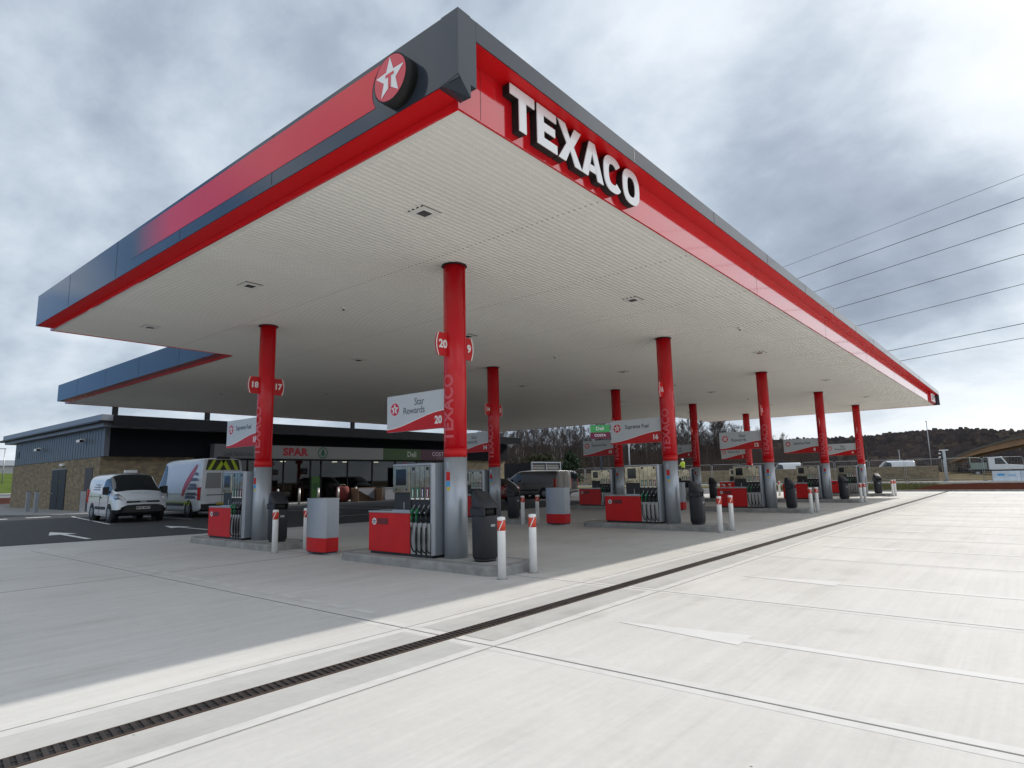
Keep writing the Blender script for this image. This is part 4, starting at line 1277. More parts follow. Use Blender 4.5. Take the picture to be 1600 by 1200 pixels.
# ------------------------------------------------------------------ vehicles
def vehicle_shell(t, stations, windows, paint, glass=GLASS, trim=None, sub=2, low=None):
    """stations: (x, [(half width, z) ...]) front to rear; windows: {(i, j): material index}; splits into body, glass"""
    bm = bmesh.new()
    grid = []
    nj = len(stations[0][1])
    for (x, sec) in stations:
        left = [bm.verts.new((x if not isinstance(x, (list, tuple)) else x[j], -w, z)) for j, (w, z) in enumerate(sec)]
        right = [bm.verts.new((x if not isinstance(x, (list, tuple)) else x[j], w, z)) for j, (w, z) in enumerate(sec[:-1])]
        grid.append(left + right[::-1])
    ncol = len(grid[0])
    def jcell(k):
        return k if k < nj - 1 else ncol - 2 - k
    for i in range(len(grid) - 1):
        for k in range(ncol - 1):
            f = bm.faces.new([grid[i][k], grid[i + 1][k], grid[i + 1][k + 1], grid[i][k + 1]])
            f.material_index = windows.get((i, jcell(k)), 0); f.smooth = True
        f = bm.faces.new([grid[i][0], grid[i][ncol - 1], grid[i + 1][ncol - 1], grid[i + 1][0]]); f.material_index = 2
    # flat ends split in strips
    for i in (0, len(grid) - 1):
        for k in range(nj - 1):
            a_, b_ = k, ncol - 1 - k
            if k == nj - 2:
                f = bm.faces.new([grid[i][a_], grid[i][a_ + 1], grid[i][b_]])
            else:
                f = bm.faces.new([grid[i][a_], grid[i][a_ + 1], grid[i][b_ - 1], grid[i][b_]])
            f.material_index = windows.get(('end', i == 0, k), 0); f.smooth = True
    cre = bm.edges.layers.float.get('crease_edge') or bm.edges.layers.float.new('crease_edge')
    last = set(grid[-1])
    for e in bm.edges:
        ms = {f.material_index for f in e.link_faces}
        if len(ms) > 1: e[cre] = .75
        if e.verts[0] in last and e.verts[1] in last: e[cre] = max(e[cre], .8)
    bmesh.ops.recalc_face_normals(bm, faces=bm.faces)
    me = bpy.data.meshes.new('shell'); bm.to_mesh(me); bm.free()
    o = bpy.data.objects.new('shell', me); COL.objects.link(o)
    sm = o.modifiers.new('s', 'SUBSURF'); sm.levels = sub; sm.render_levels = sub
    dg = bpy.context.evaluated_depsgraph_get()
    ev = bpy.data.meshes.new_from_object(o.evaluated_get(dg))
    bpy.data.objects.remove(o)
    names = {0: ('body', paint), 1: ('window', glass), 2: ('bumper', trim or BLK), 3: ('rear_window', glass)}
    for mi in sorted({p_.material_index for p_ in ev.polygons}):
        b_ = MB(); remap = {}
        for p_ in ev.polygons:
            if p_.material_index != mi: continue
            idx = []
            for vi in p_.vertices:
                if vi not in remap:
                    remap[vi] = len(b_.v); b_.v.append(tuple(ev.vertices[vi].co))
                idx.append(remap[vi])
            b_.smooth = True; b_.face(idx)
        me2 = bpy.data.meshes.new(names[mi][0]); me2.from_pydata(b_.v, [], b_.f); me2.materials.append(names[mi][1])
        me2.polygons.foreach_set('use_smooth', [True] * len(me2.polygons)); me2.update()
        ob = bpy.data.objects.new(names[mi][0], me2); COL.objects.link(ob); ob.parent = t
    bpy.data.meshes.remove(ev)

def wheels(t, xs_, hw, r_=.34, wd=.22):
    for x in xs_:
        for sg in (-1, 1):
            y0, y1 = sg * (hw - wd), sg * (hw + .01)
            b = MB(); b.loft([[(x + k_ * math.cos(a_), yy, r_ + k_ * math.sin(a_)) for a_ in [2 * math.pi * q / 28 for q in range(28)]] for k_, yy in ((r_ * .9, y0), (r_, y0 + sg * .03), (r_, y1 - sg * .03), (r_ * .92, y1), (r_ * .62, y1 - sg * .01))]); w_ = b.build('wheel', TYRE, t)
            b = MB(); b.loft([[(x + k_ * math.cos(a_), yy, r_ + k_ * math.sin(a_)) for a_ in [2 * math.pi * q / 24 for q in range(24)]] for k_, yy in ((r_ * .62, y1 - sg * .004), (r_ * .58, y1 + sg * .004), (r_ * .2, y1 + sg * .012))]); rm = b.build('rim', RIM, w_)
            b = MB()
            for q in range(8):
                a_ = 2 * math.pi * q / 8; cx, cz = x + r_ * .42 * math.cos(a_), r_ + r_ * .42 * math.sin(a_)
                b.tube([(cx, y1 + sg * .006, cz), (cx, y1 + sg * .0125, cz)], r_ * .085, 8)
            b.build('vent_hole', BLK, rm)
            # arch
            b = MB(); b.loft([[(x + k_ * math.cos(a_), yy, r_ + .02 + k_ * math.sin(a_)) for a_ in [2 * math.pi * q / 28 for q in range(28)]] for k_, yy in ((r_ * 1.20, sg * (hw - wd - .05)), (r_ * 1.20, sg * (hw - .004)))]); b.build('wheel_arch', BLKR, t)

def van(t, L, Wd, Hh, paint, rear_glass=True, hood_z=1.28, cut=None):
    w = Wd / 2
    S = [(0.0, [(.80 * w, .32), (.86 * w, .52), (.84 * w, .74), (.70 * w, .90), (.40 * w, .95), (0, .96)]),
         (0.14, [(.93 * w, .24), (.97 * w, .52), (.94 * w, .84), (.84 * w, 1.00), (.5 * w, 1.06), (0, 1.08)]),
         (0.72, [(.99 * w, .24), (1.0 * w, .55), (.985 * w, 1.02), (.90 * w, 1.22), (.55 * w, 1.29), (0, 1.31)]),
         (1.05, [(.99 * w, .24), (1.0 * w, .55), (.985 * w, 1.08), (.885 * w, 1.42), (.66 * w, 1.56), (0, 1.60)]),
         (1.70, [(.99 * w, .24), (1.0 * w, .55), (.985 * w, 1.12), (.86 * w, Hh - .26), (.74 * w, Hh - .08), (0, Hh - .05)]),
         (2.25, [(.99 * w, .24), (1.0 * w, .55), (.985 * w, 1.12), (.88 * w, Hh - .20), (.76 * w, Hh - .03), (0, Hh)]),
         (2.40, [(.99 * w, .24), (1.0 * w, .55), (.985 * w, 1.12), (.88 * w, Hh - .20), (.76 * w, Hh - .03), (0, Hh)]),
         (L * .65, [(.99 * w, .24), (1.0 * w, .55), (.985 * w, 1.12), (.89 * w, Hh - .20), (.78 * w, Hh - .03), (0, Hh)]),
         (L - .12, [(.99 * w, .24), (1.0 * w, .55), (.985 * w, 1.12), (.90 * w, Hh - .20), (.78 * w, Hh - .04), (0, Hh - .01)]),
         (L, [(.94 * w, .42), (.95 * w, .60), (.94 * w, 1.12), (.87 * w, Hh - .24), (.70 * w, Hh - .10), (0, Hh - .07)])]
    win = {(2, 3): 1, (3, 3): 1, (2, 4): 1, (3, 4): 1, (3, 2): 1, (4, 2): 1}
    for i in range(0, 9): win[(i, 0)] = 2 if i in (0, 1) else 0
    win[('end', True, 0)] = 2; win[('end', True, 1)] = 2
    win[('end', False, 0)] = 2
    if rear_glass: win[('end', False, 2)] = 3
    vehicle_shell(t, S, win, paint)
    hw = w
    wheels(t, (.98, L - 1.05), hw, .345)
    for sg in (-1, 1):
        b = MB(); b.loft([[(.05 + .02 * 0, sg * y_, z_) for y_, z_ in ((.55 * w, .90), (.80 * w, .93), (.90 * w, 1.02), (.92 * w, 1.12), (.72 * w, 1.02))],
                          [(.42, sg * y_, z_) for y_, z_ in ((.60 * w, .92), (.88 * w, .90), (1.0 * w, .98), (.985 * w, 1.16), (.80 * w, 1.17))]], smooth=False)
        hl = b.build('headlight', mat('headlight lens', (.45, .47, .50), .08, metal=.5), t)
        b = MB(); b.tube([(.03, sg * .76 * w, .98), (.08, sg * .76 * w, .98)], .055, 12); b.build('lamp', WHITEG, hl)
        # mirror
        b = MB(); b.box(1.02, 1.16, min(sg * (w + .02), sg * (w + .24)), max(sg * (w + .02), sg * (w + .24)), 1.14, 1.46); b.box(1.05, 1.12, min(sg * (w - .08), sg * (w + .03)), max(sg * (w - .08), sg * (w + .03)), 1.2, 1.28); b.build('mirror', BLK, t, bevel=.03)
        b = MB(); b.box(L - .22, L - .005, min(sg * (w * .93), sg * (w * 1.0)), max(sg * w * .93, sg * w * 1.0), .78, 1.36); b.build('tail_light', mat('tail light', (.5, .01, .01), .15), t, bevel=.015)
        b = MB(); b.box(1.55, L - 1.55, min(sg * (w - .01), sg * (w + .015)), max(sg * (w - .01), sg * (w + .015)), .52, .64); b.build('side_moulding', BLK, t, bevel=.01)
        b = MB(); b.box(2.3, 2.44, min(sg * (w - .02), sg * (w + .02)), max(sg * (w - .02), sg * (w + .02)), 1.0, 1.05); b.build('door_handle', BLK, t, bevel=.008)
        b = MB(); b.box(2.50, 2.515, min(sg * (w - .012), sg * (w + .003)), max(sg * (w - .012), sg * (w + .003)), .36, 1.15); b.box(1.22, 1.235, min(sg * (w - .012), sg * (w + .003)), max(sg * (w - .012), sg * (w + .003)), .66, 1.1); b.box(2.5, L - .3, min(sg * (w - .012), sg * (w + .003)), max(sg * (w - .012), sg * (w + .003)), 1.06, 1.072); b.build('panel_gap', BLK, t)
    b = MB(); b.box(-.02, .12, -.62 * w, .62 * w, .80, .875); gr = b.build('grille', BLK, t, bevel=.02)
    b = MB(); b.box(-.035, -.021, -.12, .12, .82, .855); b.build('badge', SILV, gr)
    b = MB(); b.prism([(-.035, -.62 * w, .68), (-.035, .62 * w, .68), (-.035, .78 * w, .42), (-.035, -.78 * w, .42)], (.12, 0, 0)); b.build('lower_grille', BLK, t)
    b = MB(); b.box(L - .06, L + .06, -w * .9, w * .9, .32, .50); b.build('rear_bumper', BLK, t, bevel=.03)
    b = MB(); b.box(L + .001, L + .012, -.006, .006, .52, Hh - .25); b.build('door_gap', BLK, t)

VANW = mat('van white', (.72, .75, .79), .22, coat=.5, var=.04, vscale=2)
# small white van, nose towards the camera
t = thing('small_van', 'small white van parked nose out in front of the stone wall', 'van', (6.02, 24.25, 0), R(90) - R(4))
van(t, 4.7, 1.98, 2.05, VANW, rear_glass=False)
b = MB(); b.box(-.038, -.036, -.26, .26, .53, .645); pl = b.build('number_plate', mat('plate white', (.62, .62, .58), .4), t)
b = MB(); put_text(b, 'MV65 MXT', .105, (-.0385, 0, .587), (0, -1, 0), (0, 0, 1), bold=.004); b.build('plate_text', TEXTD, pl)
b = MB(); b.box(1.95, 2.1, -.25, .25, 2.05, 2.17); b.build('beacon', WHITE, t, bevel=.02)
b = MB(); put_text(b, 'motorway support', .10, (.38, 0, 1.205), (0, -1, 0), (.93, 0, .3)); b.build('bonnet_lettering', GREYP, t)
b = MB()
for k, (u0, u1) in enumerate(((2.75, 3.35), (2.75, 3.6), (2.75, 3.7))):
    b.prism([(u0, .957, 1.58 - k * .10), (u1, .957, 1.58 - k * .10), (u1, .967, 1.54 - k * .10), (u0, .967, 1.54 - k * .10)], (0, .012, 0))
b.build('side_lettering', GREYP, t)
b = MB(); b.prism([(0.06, -.35, .962), (.06, .35, .962), (.06, .35, .966), (.06, -.35, .966)], (.0, 0, .004)); b.build('bonnet_edge', BLK, t)

# tall van, rear towards the camera
t = thing('high_roof_van', 'tall white van with yellow chevrons over its rear doors, nose to the shop', 'van', (9.45, 30.5, 0), R(-90))
van(t, 5.9, 2.06, 2.72, VANW, rear_glass=False)
def rear_patch(nm, pts, m, off=.006):
    b = MB(); b.prism([(5.9 + off, y_, z_) for y_, z_ in pts], (.004, 0, 0)); return b.build(nm, m, t)
rear_patch('chevron_board', [(-.80, 2.12), (.80, 2.12), (.70, 2.60), (-.70, 2.60)], mat('chevron black', (.05, .05, .02), .5))
for s0 in (-.62, -.22):
    for sg in (-1, 1):
        rear_patch('chevron', [(sg * (s0 - .14), 2.13), (sg * (s0 + .06), 2.13), (sg * (s0 + .34), 2.59), (sg * (s0 + .14), 2.59)] if s0 > -.6 else [(sg * (s0 - .10), 2.13), (sg * (s0 + .06), 2.13), (sg * (s0 + .28), 2.59), (sg * (s0 + .14), 2.59)], YEL, .011)
for sg in (-1, 1):
    rear_patch('rear_window', [(sg * .08, 1.30), (sg * .78, 1.30), (sg * .74, 2.0), (sg * .08, 2.0)], mat('grey glass print', (.22, .23, .24), .12), .006)
rear_patch('print', [(-.70, .98), (.1, .98), (.1, 1.02), (-.70, 1.02)], GREYP, .006)
b = MB(); b.box(5.965, 5.975, -.26, .26, .56, .67); pl = b.build('number_plate', mat('plate yellow', (.62, .48, .08), .4), t)
b = MB()
for sg in (-1,):
    for q in range(12):
        x = 2.2 + q * .24
        b.prism([(x, sg * 1.033, .56), (x + .12, sg * 1.033, .56), (x + .20, sg * 1.033, .72), (x + .08, sg * 1.033, .72)], (0, -.004, 0))
b.build('side_chevron', YEL, t)
b = MB()
pts = []
for k in range(10): pts.append((4.05 + 1.25 * (k / 9) ** 1.3, -1.0 - (.037 if 1.1 > .0 else 0), .95 + 1.45 * (k / 9) ** .7))
pts2 = [(p_[0] + .50 * math.sin(math.pi * (k + 1.5) / 11), p_[1], p_[2]) for k, p_ in enumerate(pts)]
def sidey(z_): return -(1.015 + .012) if z_ < 1.15 else -(1.015 - (z_ - 1.15) / 1.37 * .11) - .018
for k in range(9):
    a_, b_, c2, d2 = pts[k], pts[k + 1], pts2[k + 1], pts2[k]
    b.poly([(q[0], sidey(q[2]), q[2]) for q in (a_, b_, c2, d2)])
b.build('red_swoosh', mat('livery red', (.55, .05, .10), .3), t)
b = MB()
for zb_, x0, x1 in ((1.25, 4.6, 5.72), (1.40, 4.75, 5.6), (1.65, 4.9, 5.7), (1.0, 4.5, 5.68), (.85, 4.4, 5.6), (1.9, 5.2, 5.65)):
    b.poly([(x0, sidey(zb_) - .002, zb_), (x1, sidey(zb_) - .002, zb_), (x1 - .2, sidey(zb_ + .13) - .002, zb_ + .13), (x0 + .1, sidey(zb_ + .13) - .002, zb_ + .13)])
b.build('livery_print', mat('livery dark', (.08, .10, .16), .35), t)
b = MB(); b.box(5.7, 5.93, -.3, .3, 2.62, 2.74); b.build('light_bar', BLK, t, bevel=.02)

# grey van and black van, rears towards the forecourt
t = thing('grey_van', 'silver grey panel van parked beside the rear of the red car', 'van', (32.0, 26.5, 0), R(-90))
van(t, 5.3, 1.98, 1.98, mat('van grey', (.19, .18, .175), .3, metal=.3, var=.05), rear_glass=False)
t = thing('black_van', 'black panel van with a glazed rear door, beyond the silver grey van', 'van', (34.75, 27.6, 0), R(-90))
van(t, 5.1, 1.96, 1.97, mat('van black', (.025, .025, .03), .25, coat=.5), rear_glass=True)
# red car
t = thing('red_car', 'dark red hatchback partly hidden behind the number 14 column', 'car', (24.95, 24.25, 0), R(-90))
w = .88
S = [(0.0, [(.70, .28), (.74, .45), (.70, .58), (.58, .66), (.3, .69), (0, .70)]), (.2, [(.84, .2), (.87, .45), (.84, .66), (.7, .76), (.4, .80), (0, .81)]),
     (1.0, [(.87, .2), (.88, .5), (.86, .84), (.76, .93), (.5, .97), (0, .99)]), (1.75, [(.87, .2), (.88, .5), (.86, .92), (.66, 1.34), (.5, 1.42), (0, 1.45)]),
     (2.6, [(.87, .2), (.88, .5), (.86, .94), (.66, 1.38), (.5, 1.47), (0, 1.50)]), (3.4, [(.87, .2), (.88, .5), (.86, .96), (.64, 1.36), (.48, 1.43), (0, 1.46)]),
     (3.95, [(.86, .24), (.87, .5), (.84, .96), (.66, 1.06), (.45, 1.10), (0, 1.12)]), (4.12, [(.76, .34), (.79, .5), (.78, .90), (.62, .98), (.4, 1.0), (0, 1.01)])]
vehicle_shell(t, S, {(2, 3): 1, (2, 4): 1, (2, 2): 1, (3, 2): 1, (4, 2): 1, (5, 3): 1, (5, 4): 1}, mat('car red', (.16, .012, .015), .2, coat=.7))
wheels(t, (.85, 3.35), .88, .31)
for sg in (-1, 1):
    b = MB(); b.box(3.86, 4.10, min(sg * .70, sg * .86), max(sg * .70, sg * .86), .74, .98); b.build('tail_light', MATS['tail light'], t, bevel=.02)
    b = MB(); b.box(1.35, 1.5, min(sg * .9, sg * 1.06), max(sg * .9, sg * 1.06), .92, 1.06); b.build('mirror', MATS['car red'], t, bevel=.02)
    b = MB(); b.box(.03, .3, min(sg * .62, sg * .82), max(sg * .62, sg * .82), .56, .70); b.build('headlight', MATS['headlight lens'], t, bevel=.02)
# louvred plant container
t = thing('plant_container', 'dark box container with a pale louvred end behind the parked vans', 'container', (37.0, 28.0, 0))
b = MB(); b.box(0.05, 4.2, .05, 3.0, .15, 2.68); b.build('box', mat('container dark', (.035, .035, .045), .5), t)
b = MB()
for z in [1.5 + .13 * k for k in range(9)]: b.prism([(.12, .049, z), (.12, -.02, z + .02), (.12, .049, z + .07)], (4.0, 0, 0))
b.build('louvre', mat('louvre', (.30, .30, .30), .4, metal=.4), t)
b = MB(); b.box(0, 4.25, -.05, .048, 2.68, 2.78); b.box(0, .11, -.05, .048, .15, 2.679); b.box(4.14, 4.25, -.05, .048, .15, 2.679); b.box(2.05, 2.12, -.04, .04, 1.4, 2.679); b.build('frame', SILV, t)
b = MB()
for x in (.3, 3.7): b.box(x, x + .25, .4, 2.6, 0, .149)
b.build('skid', BLK, t)

# ------------------------------------------------------------------ right-hand distance
def along(p0, p1, t_): return Vector(p0).lerp(Vector(p1), t_)
WR, WLp = Vector((83.3, 4.2, 0)), Vector((74.0, 51.0, 0))
b = MB()
dW = (WLp - WR).normalized(); nW = Vector((dW.y, -dW.x, 0))
a0, a1 = WR, WLp
b.prism([a0, a0 + nW * .45, a1 + nW * .45, a1], (0, 0, 1.78))
wl_ = thing('stone_garden_wall', 'long low buff stone wall across the road behind the pumps', 'wall')
b.build('stonework', STONE, wl_)
b = MB(); b.prism([a0 - nW * .03 + Vector((0, 0, 1.781)), a0 + nW * .48 + Vector((0, 0, 1.781)), a1 + nW * .48 + Vector((0, 0, 1.781)), a1 - nW * .03 + Vector((0, 0, 1.781))], (0, 0, .06)); b.build('coping', mat('coping', (.36, .31, .24), .85, var=.2), wl_)

# mesh fence panels standing in front of the wall
fp = thing('mesh_fence_panel', '', 'fence panel', (0, 0, 0), 0, 'temporary mesh fence panels along the road')
b = MB()
for pts in ([(0.05, 0, .1), (.05, 0, 2.35), (.15, 0, 2.45), (3.30, 0, 2.45), (3.4, 0, 2.35), (3.4, 0, .1)],): b.tube(pts, .022, 6)
b.tube([(0.05, 0, .25), (3.4, 0, .25)], .018, 6)
b.build('frame', mat('galvanised', (.42, .43, .44), .4, metal=.5), fp)
b = MB()
for k in range(1, 14): b.box(.05 + k * .24, .052 + k * .24 + .003, -.002, .002, .26, 2.43)
for k in range(1, 9): b.box(.07, 3.38, -.0025, .0025, .25 + k * .245, .254 + k * .245)
b.build('mesh', MATS['galvanised'], fp)
b = MB(); b.box(-.12, .2, -.3, .3, 0, .12); b.build('foot', mat('foot block', (.2, .2, .19), .9), fp)
F0, F1 = Vector((70.0, 48.0, .13)), Vector((81.2, -14.0, .13))
dF = (F1 - F0).normalized(); Lf = (F1 - F0).length
nP = int(Lf / 3.5)
for k in range(nP):
    o = fp if k == 0 else copy_tree(fp)
    o.location = F0 + dF * (k * 3.5)
    o.rotation_euler = (0, 0, math.atan2(dF.y, dF.x) + random.uniform(-.03, .03))
    o['label'] = 'galvanised mesh fence panel in the long temporary run before the low stone wall'
# post with crossbar
t = thing('utility_post', 'grey post with a short crossbar before the end of the low stone wall', 'post', (78.9, 3.1, .1))
b = MB(); b.tube([(0, 0, 0), (0, 0, 3.35)], .13, 10); b.build('post', mat('post concrete', (.42, .45, .46), .7), t)
b = MB(); b.box(-.06, .06, -.42, .42, 3.351, 3.45); b.box(-.1, -.02, .3, .48, 3.0, 3.12); b.box(-.1, -.02, .3, .5, 2.6, 2.72); b.build('crossbar', WHITE, t)
# lamp columns
def lamp(x, y, z0, h, label, r_=.10):
    t = thing('lamp_column', label, 'lamp post', (x, y, z0))
    b = MB(); b.tube([(0, 0, 0), (0, 0, h)], [r_, r_ * .6], 8); b.build('column', MATS['galvanised'], t)
    b = MB(); b.box(-.7, .1, -.1, .1, h, h + .1); b.build('lantern', mat('lantern', (.3, .3, .3), .4), t, bevel=.02)
lamp(138.9, 10.6, .5, 10.0, 'tall slender grey lamp column rising above the wooded hill')
lamp(66.8, 35.3, 0, 6.6, 'grey lamp column between the numbered signs 16 and 10', .11)
lamp(170, 20, 0, 6.0, 'short thin lamp column far off behind the fence', .10)
lamp(58, 150, 4, 9, 'lamp column far behind the tree belt', .1)
# vehicles beyond the wall
t = thing('white_van', 'white high roofed van seen over the low stone wall left of the lamp column', 'van', (101.5, 14.0, .45), R(-60))
van(t, 5.4, 2.0, 2.35, VANW)
t = thing('white_camper', 'white camper with a rack on its roof behind the low stone wall', 'van', (88.2, 25.3, .2), R(-62))
van(t, 4.6, 2.0, 2.6, mat('camper white', (.72, .76, .80), .3))
b = MB(); b.box(1.6, 3.0, -.5, .5, 2.62, 2.68); b.tube([(1.6, 0, 2.68), (1.9, 0, 2.95), (2.8, 0, 2.95), (3.1, 0, 2.68)], .04, 6); b.build('roof_rack', GREYP, t)
t = thing('site_truck', 'small white flatbed truck standing behind the white road barrier', 'truck', (103.5, 2.6, .3), R(-85))
b = MB(); b.prism([(2.2, -.95, .9), (2.2, -.95, 2.6), (3.7, -.95, 2.65), (4.3, -.95, 1.6), (6.1, -.95, 1.45), (6.2, -.95, .9)], (0, 1.9, 0)); b.build('cab', VANW, t, bevel=.05)
b = MB(); b.prism([(2.9, -.96, 1.65), (2.9, -.96, 2.45), (3.6, -.96, 2.5), (4.1, -.96, 1.65)], (0, 1.92, 0)); b.build('window', GLASS, t)
b = MB(); b.box(0, 2.1, -.95, .95, 1.0, 1.12); b.tube([(0.2, -.9, 1.1), (.2, -.9, 2.7)], .05, 6); b.tube([(.2, .9, 1.1), (.2, .9, 2.7)], .05, 6); b.tube([(.2, -.9, 2.7), (2.2, -.9, 2.3)], .04, 6); b.box(.25, 2.0, -.93, -.88, 1.12, 1.9); b.build('flatbed', mat('truck green', (.22, .28, .24), .6), t)
wheels(t, (.9, 5.0), .95, .42)
# white barrier
for j in range(4):
    t = thing('road_barrier', 'white block barrier with faint blue print, %s along the road edge' % ['first from the gap', 'second from the gap', 'third', 'fourth'][j], 'barrier', (78.85 - .42 * j * 2.4 + 0, -.9 - j * 2.35, .13), R(-80), 'white barriers at the road edge')
    b = MB(); b.prism([(0, -.3, 0), (0, .3, 0), (0, .18, .35), (0, .12, 1.0), (0, -.12, 1.0), (0, -.18, .35)], (2.3, 0, 0)); b.build('block', mat('barrier white', (.55, .62, .68), .6, var=.15, vscale=2), t)
    b = MB(); b.box(.4, 1.0, -.165, -.155, .5, .72); b.box(1.3, 1.9, -.165, -.155, .45, .6); b.build('print', BLUE, t)
# curved timber roof
t = thing('timber_arch_roof', 'curved timber roof edge of a building at the right edge of the view', 'building', (0, 0, 0))
P0, P1 = Vector((117.5, 5.6, 2.6)), Vector((127.5, -60, 2.0))
n_ = 28
top, bot = [], []
dA = (Vector((124.8, -3.6, 0)) - Vector((117.5, 5.6, 0))).normalized()
for k in range(n_ + 1):
    s_a = 70 * k / n_
    q = Vector((117.2, 5.9, 0)) + dA * s_a
    zt = 2.7 + 5.6 * (1 - math.exp(-min(s_a, 70 - s_a) / 13.0))
    th_ = .35 + .65 * min(1, s_a / 9)
    bot.append((q.x, q.y, zt - th_)); top.append((q.x, q.y, zt))
b = MB()
for k in range(n_):
    b.loft([[bot[k], top[k], (top[k][0] + 18, top[k][1], top[k][2]), (bot[k][0] + 18, bot[k][1], bot[k][2])], [bot[k + 1], top[k + 1], (top[k + 1][0] + 18, top[k + 1][1], top[k + 1][2]), (bot[k + 1][0] + 18, bot[k + 1][1], bot[k + 1][2])]], cap=False, smooth=False)
b.build('timber_beam', mat('timber', (.28, .17, .095), .7, var=.2, vscale=.6), t)
b = MB()
for k in range(n_):
    A_, B_ = top[k], top[k + 1]
    b.loft([[(A_[0] - .5, A_[1], A_[2] + .003), (A_[0] - .5, A_[1], A_[2] + .28), (A_[0] + 18.2, A_[1], A_[2] + .28), (A_[0] + 18.2, A_[1], A_[2] + .003)], [(B_[0] - .5, B_[1], B_[2] + .003), (B_[0] - .5, B_[1], B_[2] + .28), (B_[0] + 18.2, B_[1], B_[2] + .28), (B_[0] + 18.2, B_[1], B_[2] + .003)]], cap=False, smooth=False)
b.build('roof_covering', mat('roof cover', (.10, .10, .085), .8), t)
b = MB(); b.box(122, 128, -58, -12, 0, 4.5); b.build('wall', CLADK, t)
# totem with green and maroon panels
t = thing('totem_sign', 'green and maroon totem sign behind the number 16 sign', 'sign', (51.2, 29.9, 0), R(-55))
b = MB(); b.box(-.12, .12, -.12, .12, 0, 5.3); b.build('post', GREYP, t)
b = MB(); b.box(-1.0, 1.0, -.16, .16, 5.95, 6.7); gp = b.build('panel', mat('totem green', (.08, .42, .12), .4), t)
b = MB(); put_text(b, 'Deli', .5, (0, -.165, 6.32), (1, 0, 0), (0, 0, 1), bold=.01); b.build('lettering', TEXTW, gp)
b = MB(); b.box(-1.0, 1.0, -.16, .16, 5.31, 5.92); gp = b.build('panel', mat('totem maroon', (.20, .02, .06), .4), t)
b = MB(); put_text(b, 'COSTA', .36, (0, -.165, 5.62), (1, 0, 0), (0, 0, 1), bold=.01); b.build('lettering', TEXTW, gp)
# road sign
t = thing('road_sign', 'grey backed triangular road sign beside the dark evergreen', 'sign', (62.0, 42.3, 0), R(-50))
b = MB(); b.tube([(0, 0, 0), (0, 0, 3.2)], .04, 8); b.build('post', MATS['galvanised'], t)
b = MB(); b.prism([(-.5, -.05, 2.3), (.5, -.05, 2.3), (0, -.05, 3.2)], (0, .03, 0)); b.build('plate', mat('sign back', (.33, .38, .40), .5), t)

# ------------------------------------------------------------------ people
def person(name_label, loc, rz, joints, top_mat, leg_mat, helmet=None, waist=.95, extra=None):
    t = thing('person', name_label, 'person', loc, rz)
    bm = bmesh.new(); lay = bm.verts.layers.skin.verify()
    vs = {}
    for k_, (co, r_) in joints['v'].items():
        v_ = bm.verts.new(co); v_[lay].radius = (r_, r_); vs[k_] = v_
        if k_ == 'pelvis': v_[lay].use_root = True
    for a_, b_ in joints['e']: bm.edges.new((vs[a_], vs[b_]))
    me = bpy.data.meshes.new('p'); bm.to_mesh(me); bm.free()
    o = bpy.data.objects.new('p', me); COL.objects.link(o)
    o.modifiers.new('k', 'SKIN'); s_ = o.modifiers.new('s', 'SUBSURF'); s_.levels = 2; s_.render_levels = 2
    dg = bpy.context.evaluated_depsgraph_get(); ev = bpy.data.meshes.new_from_object(o.evaluated_get(dg)); bpy.data.objects.remove(o)
    ev.materials.clear()
    for m_ in (leg_mat, top_mat, SKIN, BLK): ev.materials.append(m_)
    neck = joints['v']['neck'][0]; 
    hands = [Vector(joints['v'][q][0]) for q in ('handL', 'handR')]
    pel = joints['v']['pelvis'][0][2]
    for p_ in ev.polygons:
        c_ = p_.center; p_.use_smooth = True
        if (c_ - Vector(joints['v']['head'][0])).length < .17: p_.material_index = 2
        elif min((c_ - h_).length for h_ in hands) < .09: p_.material_index = 2
        elif c_.z < .09: p_.material_index = 3
        elif c_.z > pel - .02 : p_.material_index = 1
        else: p_.material_index = 0
    ob = bpy.data.objects.new('body', ev); COL.objects.link(ob); ob.parent = t
    hd = Vector(joints['v']['head'][0])
    b = MB(); n = 14
    rings = [[(hd.x + .118 * k_ * math.cos(a_), hd.y + .105 * k_ * math.sin(a_), hd.z + z_) for a_ in [2 * math.pi * q / n for q in range(n)]] for k_, z_ in ((1.05, .03), (1.08, .06), (1.0, .10), (.7, .15), (.25, .17))]
    b.loft(rings)
    b.build('helmet' if helmet else 'hair', helmet or mat('dark hair', (.05, .03, .02), .8), t)
    return t
STAND = {'v': {'pelvis': ((0, 0, .95), .15), 'chest': ((0, 0, 1.30), .17), 'neck': ((0, 0, 1.50), .07), 'head': ((.02, 0, 1.64), .105),
               'hipL': ((0, .10, .88), .11), 'kneeL': ((.03, .11, .48), .075), 'ankL': ((0, .11, .09), .05), 'toeL': ((.14, .12, .05), .045),
               'hipR': ((0, -.10, .88), .11), 'kneeR': ((.10, -.11, .50), .075), 'ankR': ((.08, -.11, .09), .05), 'toeR': ((.22, -.12, .05), .045),
               'shL': ((0, .20, 1.42), .075), 'elL': ((.08, .28, 1.14), .055), 'handL': ((.28, .22, 1.00), .04),
               'shR': ((0, -.20, 1.42), .075), 'elR': ((.10, -.28, 1.16), .055), 'handR': ((.30, -.20, 1.10), .04)},
         'e': [('pelvis', 'chest'), ('chest', 'neck'), ('neck', 'head'), ('pelvis', 'hipL'), ('hipL', 'kneeL'), ('kneeL', 'ankL'), ('ankL', 'toeL'), ('pelvis', 'hipR'), ('hipR', 'kneeR'), ('kneeR', 'ankR'), ('ankR', 'toeR'),
               ('chest', 'shL'), ('shL', 'elL'), ('elL', 'handL'), ('chest', 'shR'), ('shR', 'elR'), ('elR', 'handR')]}
